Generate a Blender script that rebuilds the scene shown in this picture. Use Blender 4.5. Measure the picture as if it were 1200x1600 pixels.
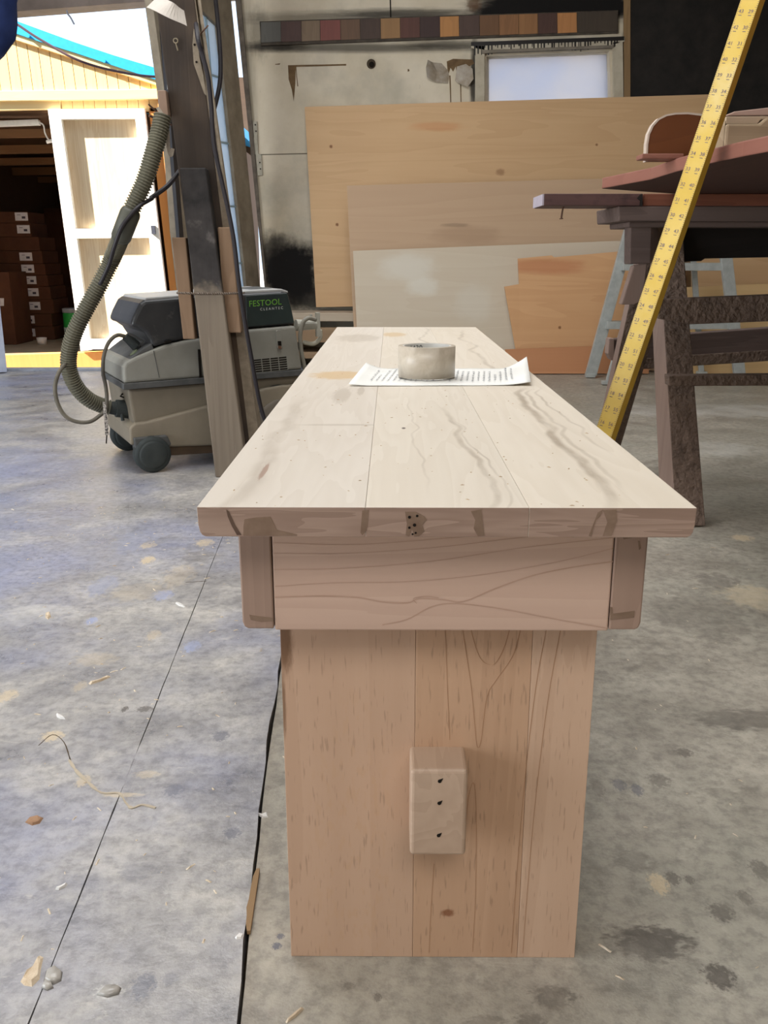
import bpy, bmesh, math, random
from mathutils import Vector, Matrix
random.seed(7)
for o in list(bpy.data.objects): bpy.data.objects.remove(o)
SC = bpy.context.scene
COL = SC.collection
V = Vector

# ------------------------------------------------------------------ camera
F_PX, PITCH, CAM_Z = 1400.0, math.radians(15.83), 0.659
cam_d = bpy.data.cameras.new('camera')
cam_d.sensor_fit = 'VERTICAL'; cam_d.sensor_height = 24.0; cam_d.lens = F_PX / 1600 * 24.0
cam_d.clip_start = 0.02; cam_d.clip_end = 200
cam = bpy.data.objects.new('camera', cam_d); COL.objects.link(cam)
cam.location = (0, 0, CAM_Z); cam.rotation_euler = (math.pi / 2 - PITCH, 0, 0)
SC.camera = cam
# ------------------------------------------------------------------ exposure
SC.view_settings.view_transform = 'Standard'; SC.view_settings.look = 'None'
SC.view_settings.gamma = 1.0; SC.view_settings.use_curve_mapping = False
SC.view_settings.exposure = -0.45
# ------------------------------------------------------------------ world, sun, daylight, added overhead fill
W = bpy.data.worlds.new('world'); SC.world = W; W.use_nodes = True
bg = W.node_tree.nodes['Background']
bg.inputs['Color'].default_value = (0.66, 0.81, 1.0, 1); bg.inputs['Strength'].default_value = 2.4
sd = bpy.data.lights.new('sun', 'SUN'); sd.energy = 46.0; sd.angle = math.radians(0.6); sd.color = (1, 0.95, 0.86)
sun = bpy.data.objects.new('sun', sd); COL.objects.link(sun)
sun.rotation_euler = V((0.75, 0.20, -0.63)).to_track_quat('-Z', 'Y').to_euler()
def area(name, loc, direction, sx, sy, power, color):
    l = bpy.data.lights.new(name, 'AREA'); l.shape = 'RECTANGLE'; l.size = sx; l.size_y = sy
    l.energy = power; l.color = color
    o = bpy.data.objects.new(name, l); COL.objects.link(o)
    o.location = loc; o.rotation_euler = V(direction).to_track_quat('-Z', 'Y').to_euler()
    return o
area('daylight_bay_door', (-4.95, -0.7, 1.25), (1, 0, 0), 4.2, 2.3, 290, (0.90, 0.95, 1.0))
area('overhead_fill', (-0.6, 2.6, 2.86), (0, 0, -1), 2.4, 2.6, 142, (0.985, 0.99, 1.0))  # unseen lamp added under the closed ceiling to brighten the bench top
area('overhead_fill_rear', (0.2, -1.6, 2.86), (0, 0, -1), 2.4, 1.6, 104, (1.0, 0.985, 0.965))  # second unseen lamp, added behind the camera to lift the camera-facing sides

# ------------------------------------------------------------------ pixel helpers (image taken as 1200 x 1600)
CP, SP = math.cos(PITCH), math.sin(PITCH)
def ray(px, py):
    u, v = px - 600.0, py - 800.0
    return V((u, F_PX * CP - v * SP, -F_PX * SP - v * CP))
def P(px, py, Y):
    r = ray(px, py); t = Y / r.y
    return V((r.x * t, Y, CAM_Z + r.z * t))
def FL(px, py, z=0.0):
    r = ray(px, py); t = (z - CAM_Z) / r.z
    return V((r.x * t, r.y * t, z))
def onplane(px, py, p0, n):
    r = ray(px, py); c = V((0, 0, CAM_Z)); t = (V(p0) - c).dot(n) / r.dot(n)
    return c + r * t
def S(r, g, b):
    def f(c):
        c /= 255.0
        return c / 12.92 if c <= 0.04045 else ((c + 0.055) / 1.055) ** 2.4
    return (f(r), f(g), f(b), 1)

# ------------------------------------------------------------------ object helpers
def wloc(o):
    return o.location.copy() if o is not None else V((0, 0, 0))
def obj(name, verts, faces, mat, parent=None, local=False, bevel=0.0, smooth=False, seg=2, kind=None):
    """one mesh object; verts in world space unless local (then in the parent's space)"""
    off = V((0, 0, 0))
    p = parent
    if parent is not None and not local:
        while p is not None:
            off = off + p.location; p = p.parent
    me = bpy.data.meshes.new(name)
    me.from_pydata([tuple(V(v) - off) for v in verts], [], faces)
    bm = bmesh.new(); bm.from_mesh(me)
    bmesh.ops.recalc_face_normals(bm, faces=bm.faces); bm.to_mesh(me); bm.free()
    if smooth:
        for f in me.polygons: f.use_smooth = True
    o = bpy.data.objects.new(name, me); COL.objects.link(o)
    if mat: me.materials.append(mat)
    if parent is not None: o.parent = parent
    if bevel:
        m = o.modifiers.new('bevel', 'BEVEL'); m.width = bevel; m.segments = seg; m.limit_method = 'ANGLE'
        m.angle_limit = math.radians(40)
    if kind: o['kind'] = kind
    return o
def thing(name, label, cat, loc=(0, 0, 0), rotz=0, group=None):
    o = bpy.data.objects.new(name, None); COL.objects.link(o); o.empty_display_size = 0.1
    o.location = loc; o.rotation_euler = (0, 0, rotz)
    return tag(o, label, cat, group)
def tag(o, label, cat, group=None):
    o['label'] = label; o['category'] = cat
    if group: o['group'] = group
    return o
def struct(o): o['kind'] = 'structure'; return o
def box(x0, x1, y0, y1, z0, z1):
    v = [V((x, y, z)) for x in (x0, x1) for y in (y0, y1) for z in (z0, z1)]
    return v, [(0, 1, 3, 2), (4, 6, 7, 5), (0, 4, 5, 1), (2, 3, 7, 6), (0, 2, 6, 4), (1, 5, 7, 3)]
def prism(pts, ext):
    n = len(pts); ext = V(ext)
    v = [V(p) for p in pts] + [V(p) + ext for p in pts]
    f = [tuple(range(n)), tuple(range(2 * n - 1, n - 1, -1))]
    f += [(i, (i + 1) % n, n + (i + 1) % n, n + i) for i in range(n)]
    return v, f
def loft(rings):
    n = len(rings[0]); v = [V(p) for r in rings for p in r]; f = []
    for k in range(len(rings) - 1):
        for i in range(n):
            j = (i + 1) % n
            f.append((k * n + i, k * n + j, (k + 1) * n + j, (k + 1) * n + i))
    f += [tuple(range(n - 1, -1, -1)), tuple(range((len(rings) - 1) * n, len(rings) * n))]
    return v, f
def join(parts):
    v, f = [], []
    for a, b in parts:
        k = len(v); v += a; f += [tuple(i + k for i in q) for q in b]
    return v, f
def beam(p0, p1, w, h, up=(0, 0, 1)):
    p0, p1 = V(p0), V(p1); d = (p1 - p0).normalized()
    s = d.cross(V(up)).normalized(); u = s.cross(d).normalized()
    q = [s * w / 2 + u * h / 2, -s * w / 2 + u * h / 2, -s * w / 2 - u * h / 2, s * w / 2 - u * h / 2]
    return loft([[p0 + a for a in q], [p1 + a for a in q]])
def smoothpath(pts, n):
    pts = [V(p) for p in pts]; e = [pts[0] * 2 - pts[1]] + pts + [pts[-1] * 2 - pts[-2]]
    out = []
    for i in range(1, len(e) - 2):
        a, b, c, d = e[i - 1:i + 3]
        for k in range(n):
            t = k / n
            out.append(0.5 * ((2 * b) + (c - a) * t + (2 * a - 5 * b + 4 * c - d) * t * t + (3 * b - a - 3 * c + d) * t ** 3))
    return out + [pts[-1]]
def resample(pts, n):
    L = [0]
    for i in range(1, len(pts)): L.append(L[-1] + (pts[i] - pts[i - 1]).length)
    out = []; j = 0
    for k in range(n):
        t = L[-1] * k / (n - 1)
        while j < len(pts) - 2 and L[j + 1] < t: j += 1
        seg = max(L[j + 1] - L[j], 1e-9); out.append(pts[j].lerp(pts[j + 1], (t - L[j]) / seg))
    return out, L[-1]
def tube(pts, r, seg=8):
    rings = []; up = V((0.13, 0.31, 0.94)).normalized()
    for i, p in enumerate(pts):
        d = (pts[min(i + 1, len(pts) - 1)] - pts[max(i - 1, 0)]).normalized()
        s = d.cross(up)
        if s.length < 1e-3: s = d.cross(V((1, 0, 0)))
        s.normalize(); u = s.cross(d).normalized(); up = u
        rr = r[i] if isinstance(r, (list, tuple)) else r
        rings.append([p + s * math.cos(2 * math.pi * k / seg) * rr + u * math.sin(2 * math.pi * k / seg) * rr for k in range(seg)])
    return loft(rings)
def cyl(p0, p1, r, seg=24, r2=None):
    return tube([V(p0), V(p1)], [r, r if r2 is None else r2], seg)
def lathe(profile, center, axis_m=None, seg=32, closed=False):
    """profile of (radius, height) about +z, then rotated by axis_m and moved to center"""
    v, f = [], []; n = len(profile)
    M = axis_m or Matrix.Identity(3)
    for k in range(seg):
        a = 2 * math.pi * k / seg
        for r, h in profile: v.append(V(center) + M @ V((r * math.cos(a), r * math.sin(a), h)))
    for k in range(seg):
        k2 = (k + 1) % seg
        for i in range(n if closed else n - 1):
            j = (i + 1) % n
            f.append((k * n + i, k * n + j, k2 * n + j, k2 * n + i))
    if not closed:
        f.append(tuple(k * n for k in range(seg))); f.append(tuple(k * n + n - 1 for k in range(seg - 1, -1, -1)))
    return v, f
def text_geo(body, size, fn):
    """flat lettering: outlines of the default font filled, each point sent through fn(x, y)"""
    cu = bpy.data.curves.new('lettering', 'FONT'); cu.body = body; cu.size = size; cu.align_x = 'CENTER'; cu.align_y = 'CENTER'
    cu.resolution_u = 2
    o = bpy.data.objects.new('lettering', cu); COL.objects.link(o)
    dg = bpy.context.evaluated_depsgraph_get(); me = bpy.data.meshes.new_from_object(o.evaluated_get(dg))
    v = [fn(p.co.x, p.co.y) for p in me.vertices]; f = [tuple(q.vertices) for q in me.polygons]
    bpy.data.objects.remove(o); bpy.data.curves.remove(cu); bpy.data.meshes.remove(me)
    return v, f

# ------------------------------------------------------------------ node helpers
class M:
    def __init__(s, name, rough=0.6, spec=0.4, metal=0.0):
        s.m = bpy.data.materials.new(name); s.m.use_nodes = True; s.t = s.m.node_tree
        s.b = s.t.nodes['Principled BSDF']; s.b.inputs['Roughness'].default_value = rough
        s.b.inputs['Specular IOR Level'].default_value = spec; s.b.inputs['Metallic'].default_value = metal
        s._co = None
    def n(s, typ, **kw):
        x = s.t.nodes.new(typ)
        for k, v in kw.items(): setattr(x, k, v)
        return x
    def put(s, sock, v):
        if hasattr(v, 'is_linked') or isinstance(v, bpy.types.NodeSocket): s.t.links.new(v, sock)
        else: sock.default_value = v
    def co(s):
        if s._co is None: s._co = s.n('ShaderNodeTexCoord').outputs['Object']
        return s._co
    def map(s, vec, scale=(1, 1, 1), loc=(0, 0, 0), rot=(0, 0, 0)):
        x = s.n('ShaderNodeMapping'); s.put(x.inputs['Vector'], vec)
        x.inputs['Scale'].default_value = scale; x.inputs['Location'].default_value = loc; x.inputs['Rotation'].default_value = rot
        return x.outputs[0]
    def noise(s, vec, scale=5, detail=4, rough=0.55, dist=0.0, color=False):
        x = s.n('ShaderNodeTexNoise'); s.put(x.inputs['Vector'], vec); x.inputs['Scale'].default_value = scale
        x.inputs['Detail'].default_value = detail; x.inputs['Roughness'].default_value = rough; x.inputs['Distortion'].default_value = dist
        return x.outputs['Color' if color else 'Fac']
    def wave(s, vec, scale=5, dist=4, detail=2, dscale=1.0, axis='X', prof='SIN'):
        x = s.n('ShaderNodeTexWave', bands_direction=axis, wave_profile=prof); s.put(x.inputs['Vector'], vec)
        x.inputs['Scale'].default_value = scale; x.inputs['Distortion'].default_value = dist
        x.inputs['Detail'].default_value = detail; x.inputs['Detail Scale'].default_value = dscale
        return x.outputs['Fac']
    def ramp(s, fac, stops):
        x = s.n('ShaderNodeValToRGB'); s.put(x.inputs[0], fac); e = x.color_ramp.elements
        while len(e) < len(stops): e.new(0.5)
        for k, (p, c) in zip(e, stops):
            k.position = p; k.color = c if len(c) == 4 else (c[0], c[1], c[2], 1)
        return x.outputs[0]
    def rng(s, v, a, b, c=0.0, d=1.0):
        x = s.n('ShaderNodeMapRange', interpolation_type='SMOOTHSTEP'); s.put(x.inputs[0], v)
        for i, q in zip((1, 2, 3, 4), (a, b, c, d)): x.inputs[i].default_value = q
        return x.outputs[0]
    def math(s, op, a, b=None):
        x = s.n('ShaderNodeMath', operation=op); s.put(x.inputs[0], a)
        if b is not None: s.put(x.inputs[1], b)
        return x.outputs[0]
    def mix(s, fac, a, b, blend='MIX'):
        x = s.n('ShaderNodeMix', data_type='RGBA', blend_type=blend); s.put(x.inputs[0], fac); s.put(x.inputs[6], a); s.put(x.inputs[7], b)
        return x.outputs[2]
    def sep(s, vec):
        x = s.n('ShaderNodeSeparateXYZ'); s.put(x.inputs[0], vec); return x.outputs
    def blob(s, vec, c, r, soft=0.35, warp=0.5, wscale=1.0):
        """1 inside a noise-edged ellipsoid of radii r round c"""
        a = s.n('ShaderNodeVectorMath', operation='SUBTRACT'); s.put(a.inputs[0], vec); a.inputs[1].default_value = c
        d = s.n('ShaderNodeVectorMath', operation='DIVIDE'); s.put(d.inputs[0], a.outputs[0]); d.inputs[1].default_value = r
        l = s.n('ShaderNodeVectorMath', operation='LENGTH'); s.put(l.inputs[0], d.outputs[0])
        v = l.outputs['Value']
        if warp:
            nz = s.noise(d.outputs[0], 1.6 * wscale, 3, 0.6)
            v = s.math('ADD', v, s.math('MULTIPLY', s.math('SUBTRACT', nz, 0.5), warp * 2))
        return s.rng(v, 1 - soft, 1 + soft, 1, 0)
    def bump(s, h, strength=0.2, dist=0.01):
        x = s.n('ShaderNodeBump'); s.put(x.inputs['Height'], h); x.inputs['Strength'].default_value = strength
        x.inputs['Distance'].default_value = dist; s.t.links.new(x.outputs[0], s.b.inputs['Normal'])
    def col(s, c): s.put(s.b.inputs['Base Color'], c)
    def rough(s, r): s.put(s.b.inputs['Roughness'], r)

def wood(name, light, dark, axis=1, seed=0.0, fine=1.0, contrast=0.5, rough=0.55, ring=1.0, extra=None, bump=0.12, spec=0.3, pores=0.0):
    """procedural timber with the grain along one axis of the object"""
    m = M(name, rough, spec); sc = [1.0, 1.0, 1.0]; sc[axis] = 0.07
    loc = (seed * 1.7, seed * 2.3, seed * 0.9)
    v = m.map(m.co(), tuple(sc), loc)
    big = m.noise(v, 5.5 * ring, 3, 0.5, 0.6)
    rings = m.math('FRACT', m.math('MULTIPLY', big, 9.0))
    rings = m.rng(rings, 0.0, 1.0, 0.0, 1.0)
    fib = m.noise(m.map(m.co(), tuple(x * (1 if x == 1.0 else 0.35) for x in sc), loc), 160 * fine, 3, 0.6)
    tone = m.noise(v, 2.2 * ring, 2, 0.5)
    a = m.math('ADD', m.math('MULTIPLY', rings, 0.34 * contrast), m.math('MULTIPLY', fib, 0.42 * contrast))
    a = m.math('ADD', a, m.math('MULTIPLY', m.math('SUBTRACT', tone, 0.35), 1.3 * contrast))
    c = m.ramp(a, [(0.0, light), (0.9, dark)])
    if pores:
        pore = m.noise(m.map(m.co(), tuple(x * (1 if x == 1.0 else 1.3) for x in sc), loc), 620 * fine, 2, 0.5)
        c = m.mix(m.rng(pore, 0.60, 0.70, 0, pores), c, tuple(x * .55 for x in dark[:3]) + (1,))
    if extra: c = extra(m, c)
    m.col(c)
    if bump: m.bump(fib, bump, 0.003)
    return m.m
def grunge(name, c1, c2, scale=6.0, rough=0.7, spec=0.3, bump=0.1, metal=0.0, extra=None, detail=6, bscale=None):
    m = M(name, rough, spec, metal)
    f = m.noise(m.co(), scale, detail, 0.6)
    c = m.ramp(f, [(0.32, c1), (0.68, c2)])
    if extra: c = extra(m, c)
    m.col(c)
    if bump: m.bump(m.noise(m.co(), bscale or scale * 12, 4, 0.6), bump, 0.004)
    return m.m
def plain(name, c, rough=0.5, spec=0.4, metal=0.0):
    m = M(name, rough, spec, metal); f = m.noise(m.co(), 30, 3, 0.5)
    m.col(m.ramp(f, [(0.2, tuple(x * 0.88 for x in c[:3])), (0.8, tuple(min(1, x * 1.08) for x in c[:3]))]))
    return m.m

# ================================================================== THE SETTING
YW = 5.90                                   # inner face of the back wall
def q2(px, py): p = P(px, py, YW); return (p.x, p.y, p.z)
# ---- floor
def floor_mat(name, base, alt, dark, tint, blobs, gloss, r0, r1):
    m = M(name, 0.6, gloss)
    co = m.co()
    big = m.noise(co, 1.3, 5, 0.6); mid = m.noise(co, 7, 6, 0.65); fine = m.noise(co, 60, 4, 0.7)
    c = m.ramp(m.math('ADD', m.math('MULTIPLY', mid, .7), m.math('MULTIPLY', m.noise(co, 26, 5, .7), .3)), [(0.34, dark), (0.50, base), (0.66, alt)])
    c = m.mix(m.rng(big, 0.42, 0.66, 0, 0.75), c, tint)
    sp = m.n('ShaderNodeTexVoronoi'); m.put(sp.inputs['Vector'], co); sp.inputs['Scale'].default_value = 38
    c = m.mix(m.math('MULTIPLY', m.rng(sp.outputs['Distance'], 0.05, 0.11, 1, 0), m.rng(mid, 0.5, 0.62, 0, 0.55)), c, alt)
    c = m.mix(m.rng(fine, 0.3, 0.62, 0.34, 0.0), c, (0.02, 0.02, 0.02, 1))
    streak = m.noise(m.map(co, (1.0, 2.6, 1), rot=(0, 0, 0.6)), 9, 6, 0.7, 1.5)
    c = m.mix(m.rng(streak, 0.60, 0.72, 0, 0.45), c, alt)
    for (px, py, rx, ry, colr, amt) in blobs:
        p = FL(px, py); e = FL(px + rx, py); g = FL(px, py + ry)
        c = m.mix(m.math('MULTIPLY', m.blob(co, (p.x, p.y, 0), ((e - p).length, (g - p).length, 1), 0.35, 1.5, 1.3), m.math('MULTIPLY', m.rng(mid, .34, .58, .55, 1), amt * .9)), c, colr)
    m.col(c)
    m.rough(m.rng(mid, 0.3, 0.7, r0, r1))
    m.bump(m.math('ADD', fine, m.math('MULTIPLY', mid, 1.5)), 0.25, 0.004)
    return m.m
DK = S(84, 78, 72); BL = S(84, 88, 104); TN = S(206, 188, 156); LT = S(208, 206, 200)
mat_floor_r = floor_mat('concrete_right', S(170, 163, 150), S(194, 187, 172), S(142, 135, 124), S(156, 154, 141),
    [(1020, 1468, 58, 24, DK, .85), (1125, 1520, 22, 17, DK, .9), (1128, 1420, 18, 12, DK, .75), (1165, 1398, 10, 10, DK, .6),
     (1030, 1376, 14, 14, TN, .9), (1052, 1368, 11, 9, DK, .7), (1078, 1370, 7, 6, DK, .7), (1160, 1120, 75, 13, DK, .7), (1070, 1172, 12, 6, DK, .7),
     (1030, 1215, 16, 9, DK, .5), (968, 1222, 10, 8, BL, .6), (996, 1230, 9, 8, BL, .6), (935, 1228, 10, 10, DK, .5), (990, 1340, 30, 14, DK, .35),
     (865, 1552, 30, 16, DK, .7), (830, 1590, 22, 12, DK, .6), (760, 1590, 30, 9, DK, .4), (1190, 1355, 14, 14, DK, .6), (1100, 960, 90, 28, DK, .35),
     (1180, 930, 45, 16, TN, .55), (1150, 640, 90, 9, LT, .5), (1020, 640, 60, 8, LT, .5), (1130, 700, 60, 10, LT, .35), (1160, 838, 16, 4, TN, .8),
     (1120, 905, 30, 10, DK, .5), (590, 1553, 6, 6, DK, .6), (545, 1535, 9, 5, DK, .5), (432, 1473, 7, 5, BL, .9), (438, 1458, 6, 4, BL, .8)], 0.4, .38, .62)
mat_floor_l = floor_mat('concrete_left', S(164, 161, 158), S(196, 191, 182), S(132, 130, 131), S(140, 146, 176),  # blue tint: sky reflection put into the slab colour, along with paint dust
    [(224, 1541, 17, 18, BL, .9), (265, 1530, 11, 9, BL, .4), (172, 1549, 20, 9, LT, .8), (272, 1234, 14, 8, BL, .7), (363, 1302, 12, 8, BL, .85),
     (358, 1222, 5, 5, BL, .8), (345, 1150, 12, 7, BL, .6), (215, 1362, 30, 12, BL, .28), (110, 1400, 40, 30, BL, .25), (82, 1150, 16, 7, TN, .9),
     (12, 1087, 14, 8, TN, .7), (125, 1072, 9, 7, TN, .6), (231, 852, 12, 4, TN, .9), (231, 875, 10, 5, TN, .9), (320, 848, 13, 5, TN, .9),
     (150, 1030, 30, 9, TN, .35), (215, 925, 40, 12, TN, .35), (280, 900, 22, 16, TN, .35), (240, 992, 10, 7, TN, .5), (195, 1108, 5, 4, DK, .9),
     (226, 1108, 12, 4, DK, .8), (300, 1010, 12, 8, S(150, 164, 204), .6), (143, 970, 8, 5, S(150, 164, 204), .7), (255, 930, 14, 7, S(144, 156, 196), .55),
     (160, 915, 20, 14, S(140, 148, 176), .5), (210, 845, 30, 16, S(144, 150, 176), .5), (310, 870, 28, 8, DK, .4), (60, 960, 60, 14, LT, .4),
     (230, 1210, 18, 5, TN, .5), (190, 1242, 30, 3, TN, .6), (130, 1220, 10, 8, TN, .6)], 0.55, .26, .46)
mat_dirt = grunge('joint_dirt', S(58, 48, 38), S(92, 78, 62), 20, 0.95, 0.1, 0.3)
XJ = lambda y: -0.318 - 0.054 * (y - 0.646)
XE = lambda y: -0.123 - 0.058 * (y - 0.646) + 0.012 * max(0, 1 - abs(y - 1.05)) * -1
fl = struct(obj('floor', *join([box(-5.0, -0.9, -4.0, 5.52, -0.16, -0.03), box(-0.9, 4.5, -4.0, 6.02, -0.16, -0.03)]), mat_dirt))
rr = random.Random(3)
ys0 = [-4.0] + [0.2 + 0.055 * i for i in range(50)] + [3.2, 4.2]
def slab(name, lf, rf, jl, jr, z, mat, yend):
    ys = ys0 + [yend]
    L = [V((lf(y) + (rr.uniform(-jl, jl) if jl else 0), y, z)) for y in ys]
    R = [V((rf(y) + (rr.uniform(-jr, jr) if jr else 0), y, z)) for y in ys]
    n = len(ys); v = L + R + [p - V((0, 0, 0.04)) for p in L + R]; f = []
    for i in range(n - 1):
        f += [(i, i + 1, n + i + 1, n + i), (2 * n + i, 3 * n + i, 3 * n + i + 1, 2 * n + i + 1),
              (i, 2 * n + i, 2 * n + i + 1, i + 1), (n + i, n + i + 1, 3 * n + i + 1, 3 * n + i)]
    f += [(0, n, 3 * n, 2 * n), (n - 1, 3 * n - 1, 4 * n - 1, 2 * n - 1)]
    return obj(name, v, f, mat, fl)
JG = lambda y: 0.0001 if 1.0 < y < 1.12 else 0.0008
slab('slab', lambda y: -5.0, lambda y: XJ(y) - JG(y), 0, 0.0005, 0.0, mat_floor_l, 5.52)
slab('slab', lambda y: XJ(y) + JG(y), lambda y: XE(y) - 0.0022, 0.0005, 0.0024, 0.0, mat_floor_l, 5.98)
slab('slab', lambda y: XE(y) + 0.0012, lambda y: 4.5, 0.0008, 0, -0.004, mat_floor_r, 5.98)
mat_sliver = wood('sliver_wood', S(158, 128, 90), S(108, 82, 54), 1, 3)
sl = []
for t in range(9):
    p = FL(403 - 15 * t / 8, 1362 + 98 * t / 8, -.003); sl.append((p, .004 * math.sin(math.pi * (t + .3) / 8.6) + rr.uniform(.0, .0022)))
obj('timber_sliver', *prism([p + V((.0022, 0, 0)) for p, w in sl] + [p - V((w, 0, 0)) for p, w in reversed(sl)], (0, 0, .0045)), mat_sliver, fl)
def floor_line(name, pts, w, mat, z0=.0, h=.0012):
    q = smoothpath([FL(x, y, z0) for x, y in pts], 4); L = []; R = []
    for i, p in enumerate(q):
        d = (q[min(i + 1, len(q) - 1)] - q[max(i - 1, 0)]).normalized(); n_ = V((-d.y, d.x, 0)) * (w * rr.uniform(.4, 1.1)); L.append(p + n_); R.append(p - n_)
    v = [p + V((0, 0, h)) for p in L] + [p + V((0, 0, h)) for p in R]; n = len(L)
    v += [p - V((0, 0, .002)) for p in L] + [p - V((0, 0, .002)) for p in R]
    f = []
    for i in range(n - 1): f += [(i, i + 1, n + i + 1, n + i), (i, 2 * n + i, 2 * n + i + 1, i + 1), (n + i, n + i + 1, 3 * n + i + 1, 3 * n + i)]
    obj(name, v, f, mat, fl)
mat_fill = grunge('crack_filler', S(190, 178, 158), S(168, 156, 138), 30, .9, .2, .1)
floor_line('crack_filler', [(108, 1188), (120, 1206), (137, 1222), (158, 1239), (186, 1240), (196, 1254), (206, 1263), (222, 1258), (243, 1263)], .0022, mat_fill)
floor_line('hairline_crack', [(60, 1165), (82, 1148), (100, 1160), (110, 1188)], .0009, mat_dirt, 0, .0003)
floor_line('cross_joint', [(290, 910), (306, 909), (323, 908)], .0012, mat_dirt, 0, .0003)
# ---- ground outside
mat_ground = grunge('yard_concrete', S(150, 148, 145), S(170, 168, 164), 0.8, 0.9, 0.2, 0.1)
struct(obj('ground', *box(-60, 60, -40, 80, -0.55, -0.32), mat_ground))

# ---- back wall with the window opening
def wall_extra(m, c):
    co = m.co(); x, y, z = m.sep(co)
    zone = m.noise(co, 2.2, 5, 0.6)
    c = m.mix(m.rng(zone, 0.45, 0.7, 0, 0.5), c, S(150, 146, 132))
    BK = S(22, 20, 19)
    def B(px, py, rx, ry, a, soft=.45, warp=.5, colr=BK):
        nonlocal c
        p = P(px, py, YW); k = YW / 1450
        c = m.mix(m.math('MULTIPLY', m.blob(co, tuple(p), (rx * k, 5, ry * k), soft, warp, 1.5), a), c, colr)
    B(455, 425, 50, 48, 1.0, .35, .4); B(428, 395, 22, 30, .8); B(480, 465, 40, 20, .9); B(405, 470, 30, 20, .8)
    B(560, 75, 170, 6, .75, .6, .3); B(430, 72, 40, 7, .8, .6); B(520, 28, 120, 8, .55, .7); B(640, 22, 100, 7, .8, .6); B(700, 70, 60, 6, .7, .6)
    B(880, 5, 130, 28, 1.0, .25, .3); B(800, 20, 60, 14, 1.0, .4); B(405, 50, 12, 30, .5, .7); B(388, 120, 10, 120, .35, .7)
    B(470, 300, 60, 30, .12, .6, .6); B(740, 120, 5, 50, .9, .5, .3); B(975, 110, 6, 70, .9, .5, .3)
    B(740, 6, 10, 9, .8, .5, .5, S(92, 66, 44))
    # scuffs
    sc = m.noise(m.map(co, (3, 1, 1)), 30, 4, 0.7, 1.0)
    c = m.mix(m.rng(sc, 0.66, 0.74, 0, 0.35), c, S(96, 86, 70))
    return c
mat_wall = grunge('painted_wall', S(196, 184, 160), S(214, 204, 184), 3.0, 0.85, 0.25, 0.25, extra=wall_extra, bscale=45)
mat_black = grunge('black_paint', S(24, 22, 20), S(40, 36, 32), 9, 0.75, 0.3, 0.3, bscale=60)
mat_inner = grunge('plain_wall', S(120, 108, 94), S(142, 130, 114), 2.0, 0.9, 0.2, 0.1)
ZC = 2.90
def zline(pa, pb, z):                       # point on the wall-plane line through two pixels, at height z
    a, b = P(*pa, YW), P(*pb, YW); t = (z - a.z) / (b.z - a.z); return a.lerp(b, t)
WL0, WL1 = zline((368.5, 0), (414.5, 455), 0.0), zline((368.5, 0), (414.5, 455), ZC)
h1, h2, h3, h4 = (P(760, 88, YW), P(952, 80, YW), P(955, 196, YW), P(761, 204, YW))
D = V((0, 0.12, 0))
wb = join([prism([WL0, V((h4.x, YW, 0)), h4, h1, V((h1.x, YW, ZC)), WL1], D), prism([h1, h2, V((h2.x, YW, ZC)), V((h1.x, YW, ZC))], D),
           prism([V((h4.x, YW, 0)), V((h3.x, YW, 0)), h3, h4], D), prism([V((h3.x, YW, 0)), V((4.5, YW, 0)), V((4.5, YW, ZC)), V((h2.x, YW, ZC)), h2, h3], D)])
wall = struct(obj('wall_back', *wb, mat_wall))
hd0, hd1 = P(-30, 24, YW), P(386, -6, YW)
mat_head = grunge('header_paint', S(120, 108, 100), S(142, 130, 122), 8, 0.6, 0.3, 0.1)
struct(obj('trim_1', *prism([P(-40, 23, YW - .02), P(372, -9, YW - .02), P(371, -60, YW - .02), P(-40, -32, YW - .02)], (0, .14, 0)), mat_head, bevel=.004))
a0, a1 = P(-40, -30, YW), P(372, -58, YW)
struct(obj('wall_above_door', *prism([a0, a1, V((a1.x, YW, ZC)), V((a0.x, YW, ZC))], D), mat_inner))
wl_x = P(-14, 500, YW).x
struct(obj('wall_back_end', *box(-5.0, wl_x, YW, YW + .12, 0, ZC), mat_inner))
struct(obj('wall_right', *box(4.5, 4.62, -4.0, 6.02, 0, ZC), mat_inner))
struct(obj('wall_rear', *box(-5.0, 4.5, -4.12, -4.0, 0, ZC), mat_inner))
struct(obj('wall_left', *join([box(-5.12, -5.0, -4.12, -2.85, 0, ZC), box(-5.12, -5.0, 1.45, 6.02, 0, ZC), box(-5.12, -5.0, -2.85, 1.45, 2.42, ZC)]), mat_inner))
struct(obj('ceiling', *box(-5.12, 4.62, -4.12, 6.04, ZC, ZC + .12), mat_inner))
# jamb strip at the wall edge
obj('door_jamb', *prism([P(x, y, YW) for x, y in ((362, -60), (371.5, -60), (418, 455), (431, 575), (427, 575), (414.5, 455))], (0, -.02, 0)), grunge('jamb_dark', S(74, 66, 58), S(110, 100, 88), 14, .7, .3, .1), wall)
# door threshold
mat_thresh = grunge('threshold_steel', S(140, 146, 158), S(165, 170, 180), 12, 0.5, 0.4, 0.05)
struct(obj('trim_2', *prism([V((-2.7, 5.44, -.02)), V((-.7, 5.50, -.02)), V((-.7, 5.50, .012)), V((-2.7, 5.44, .012))], (0, .09, 0)), mat_thresh, bevel=.004))

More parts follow.
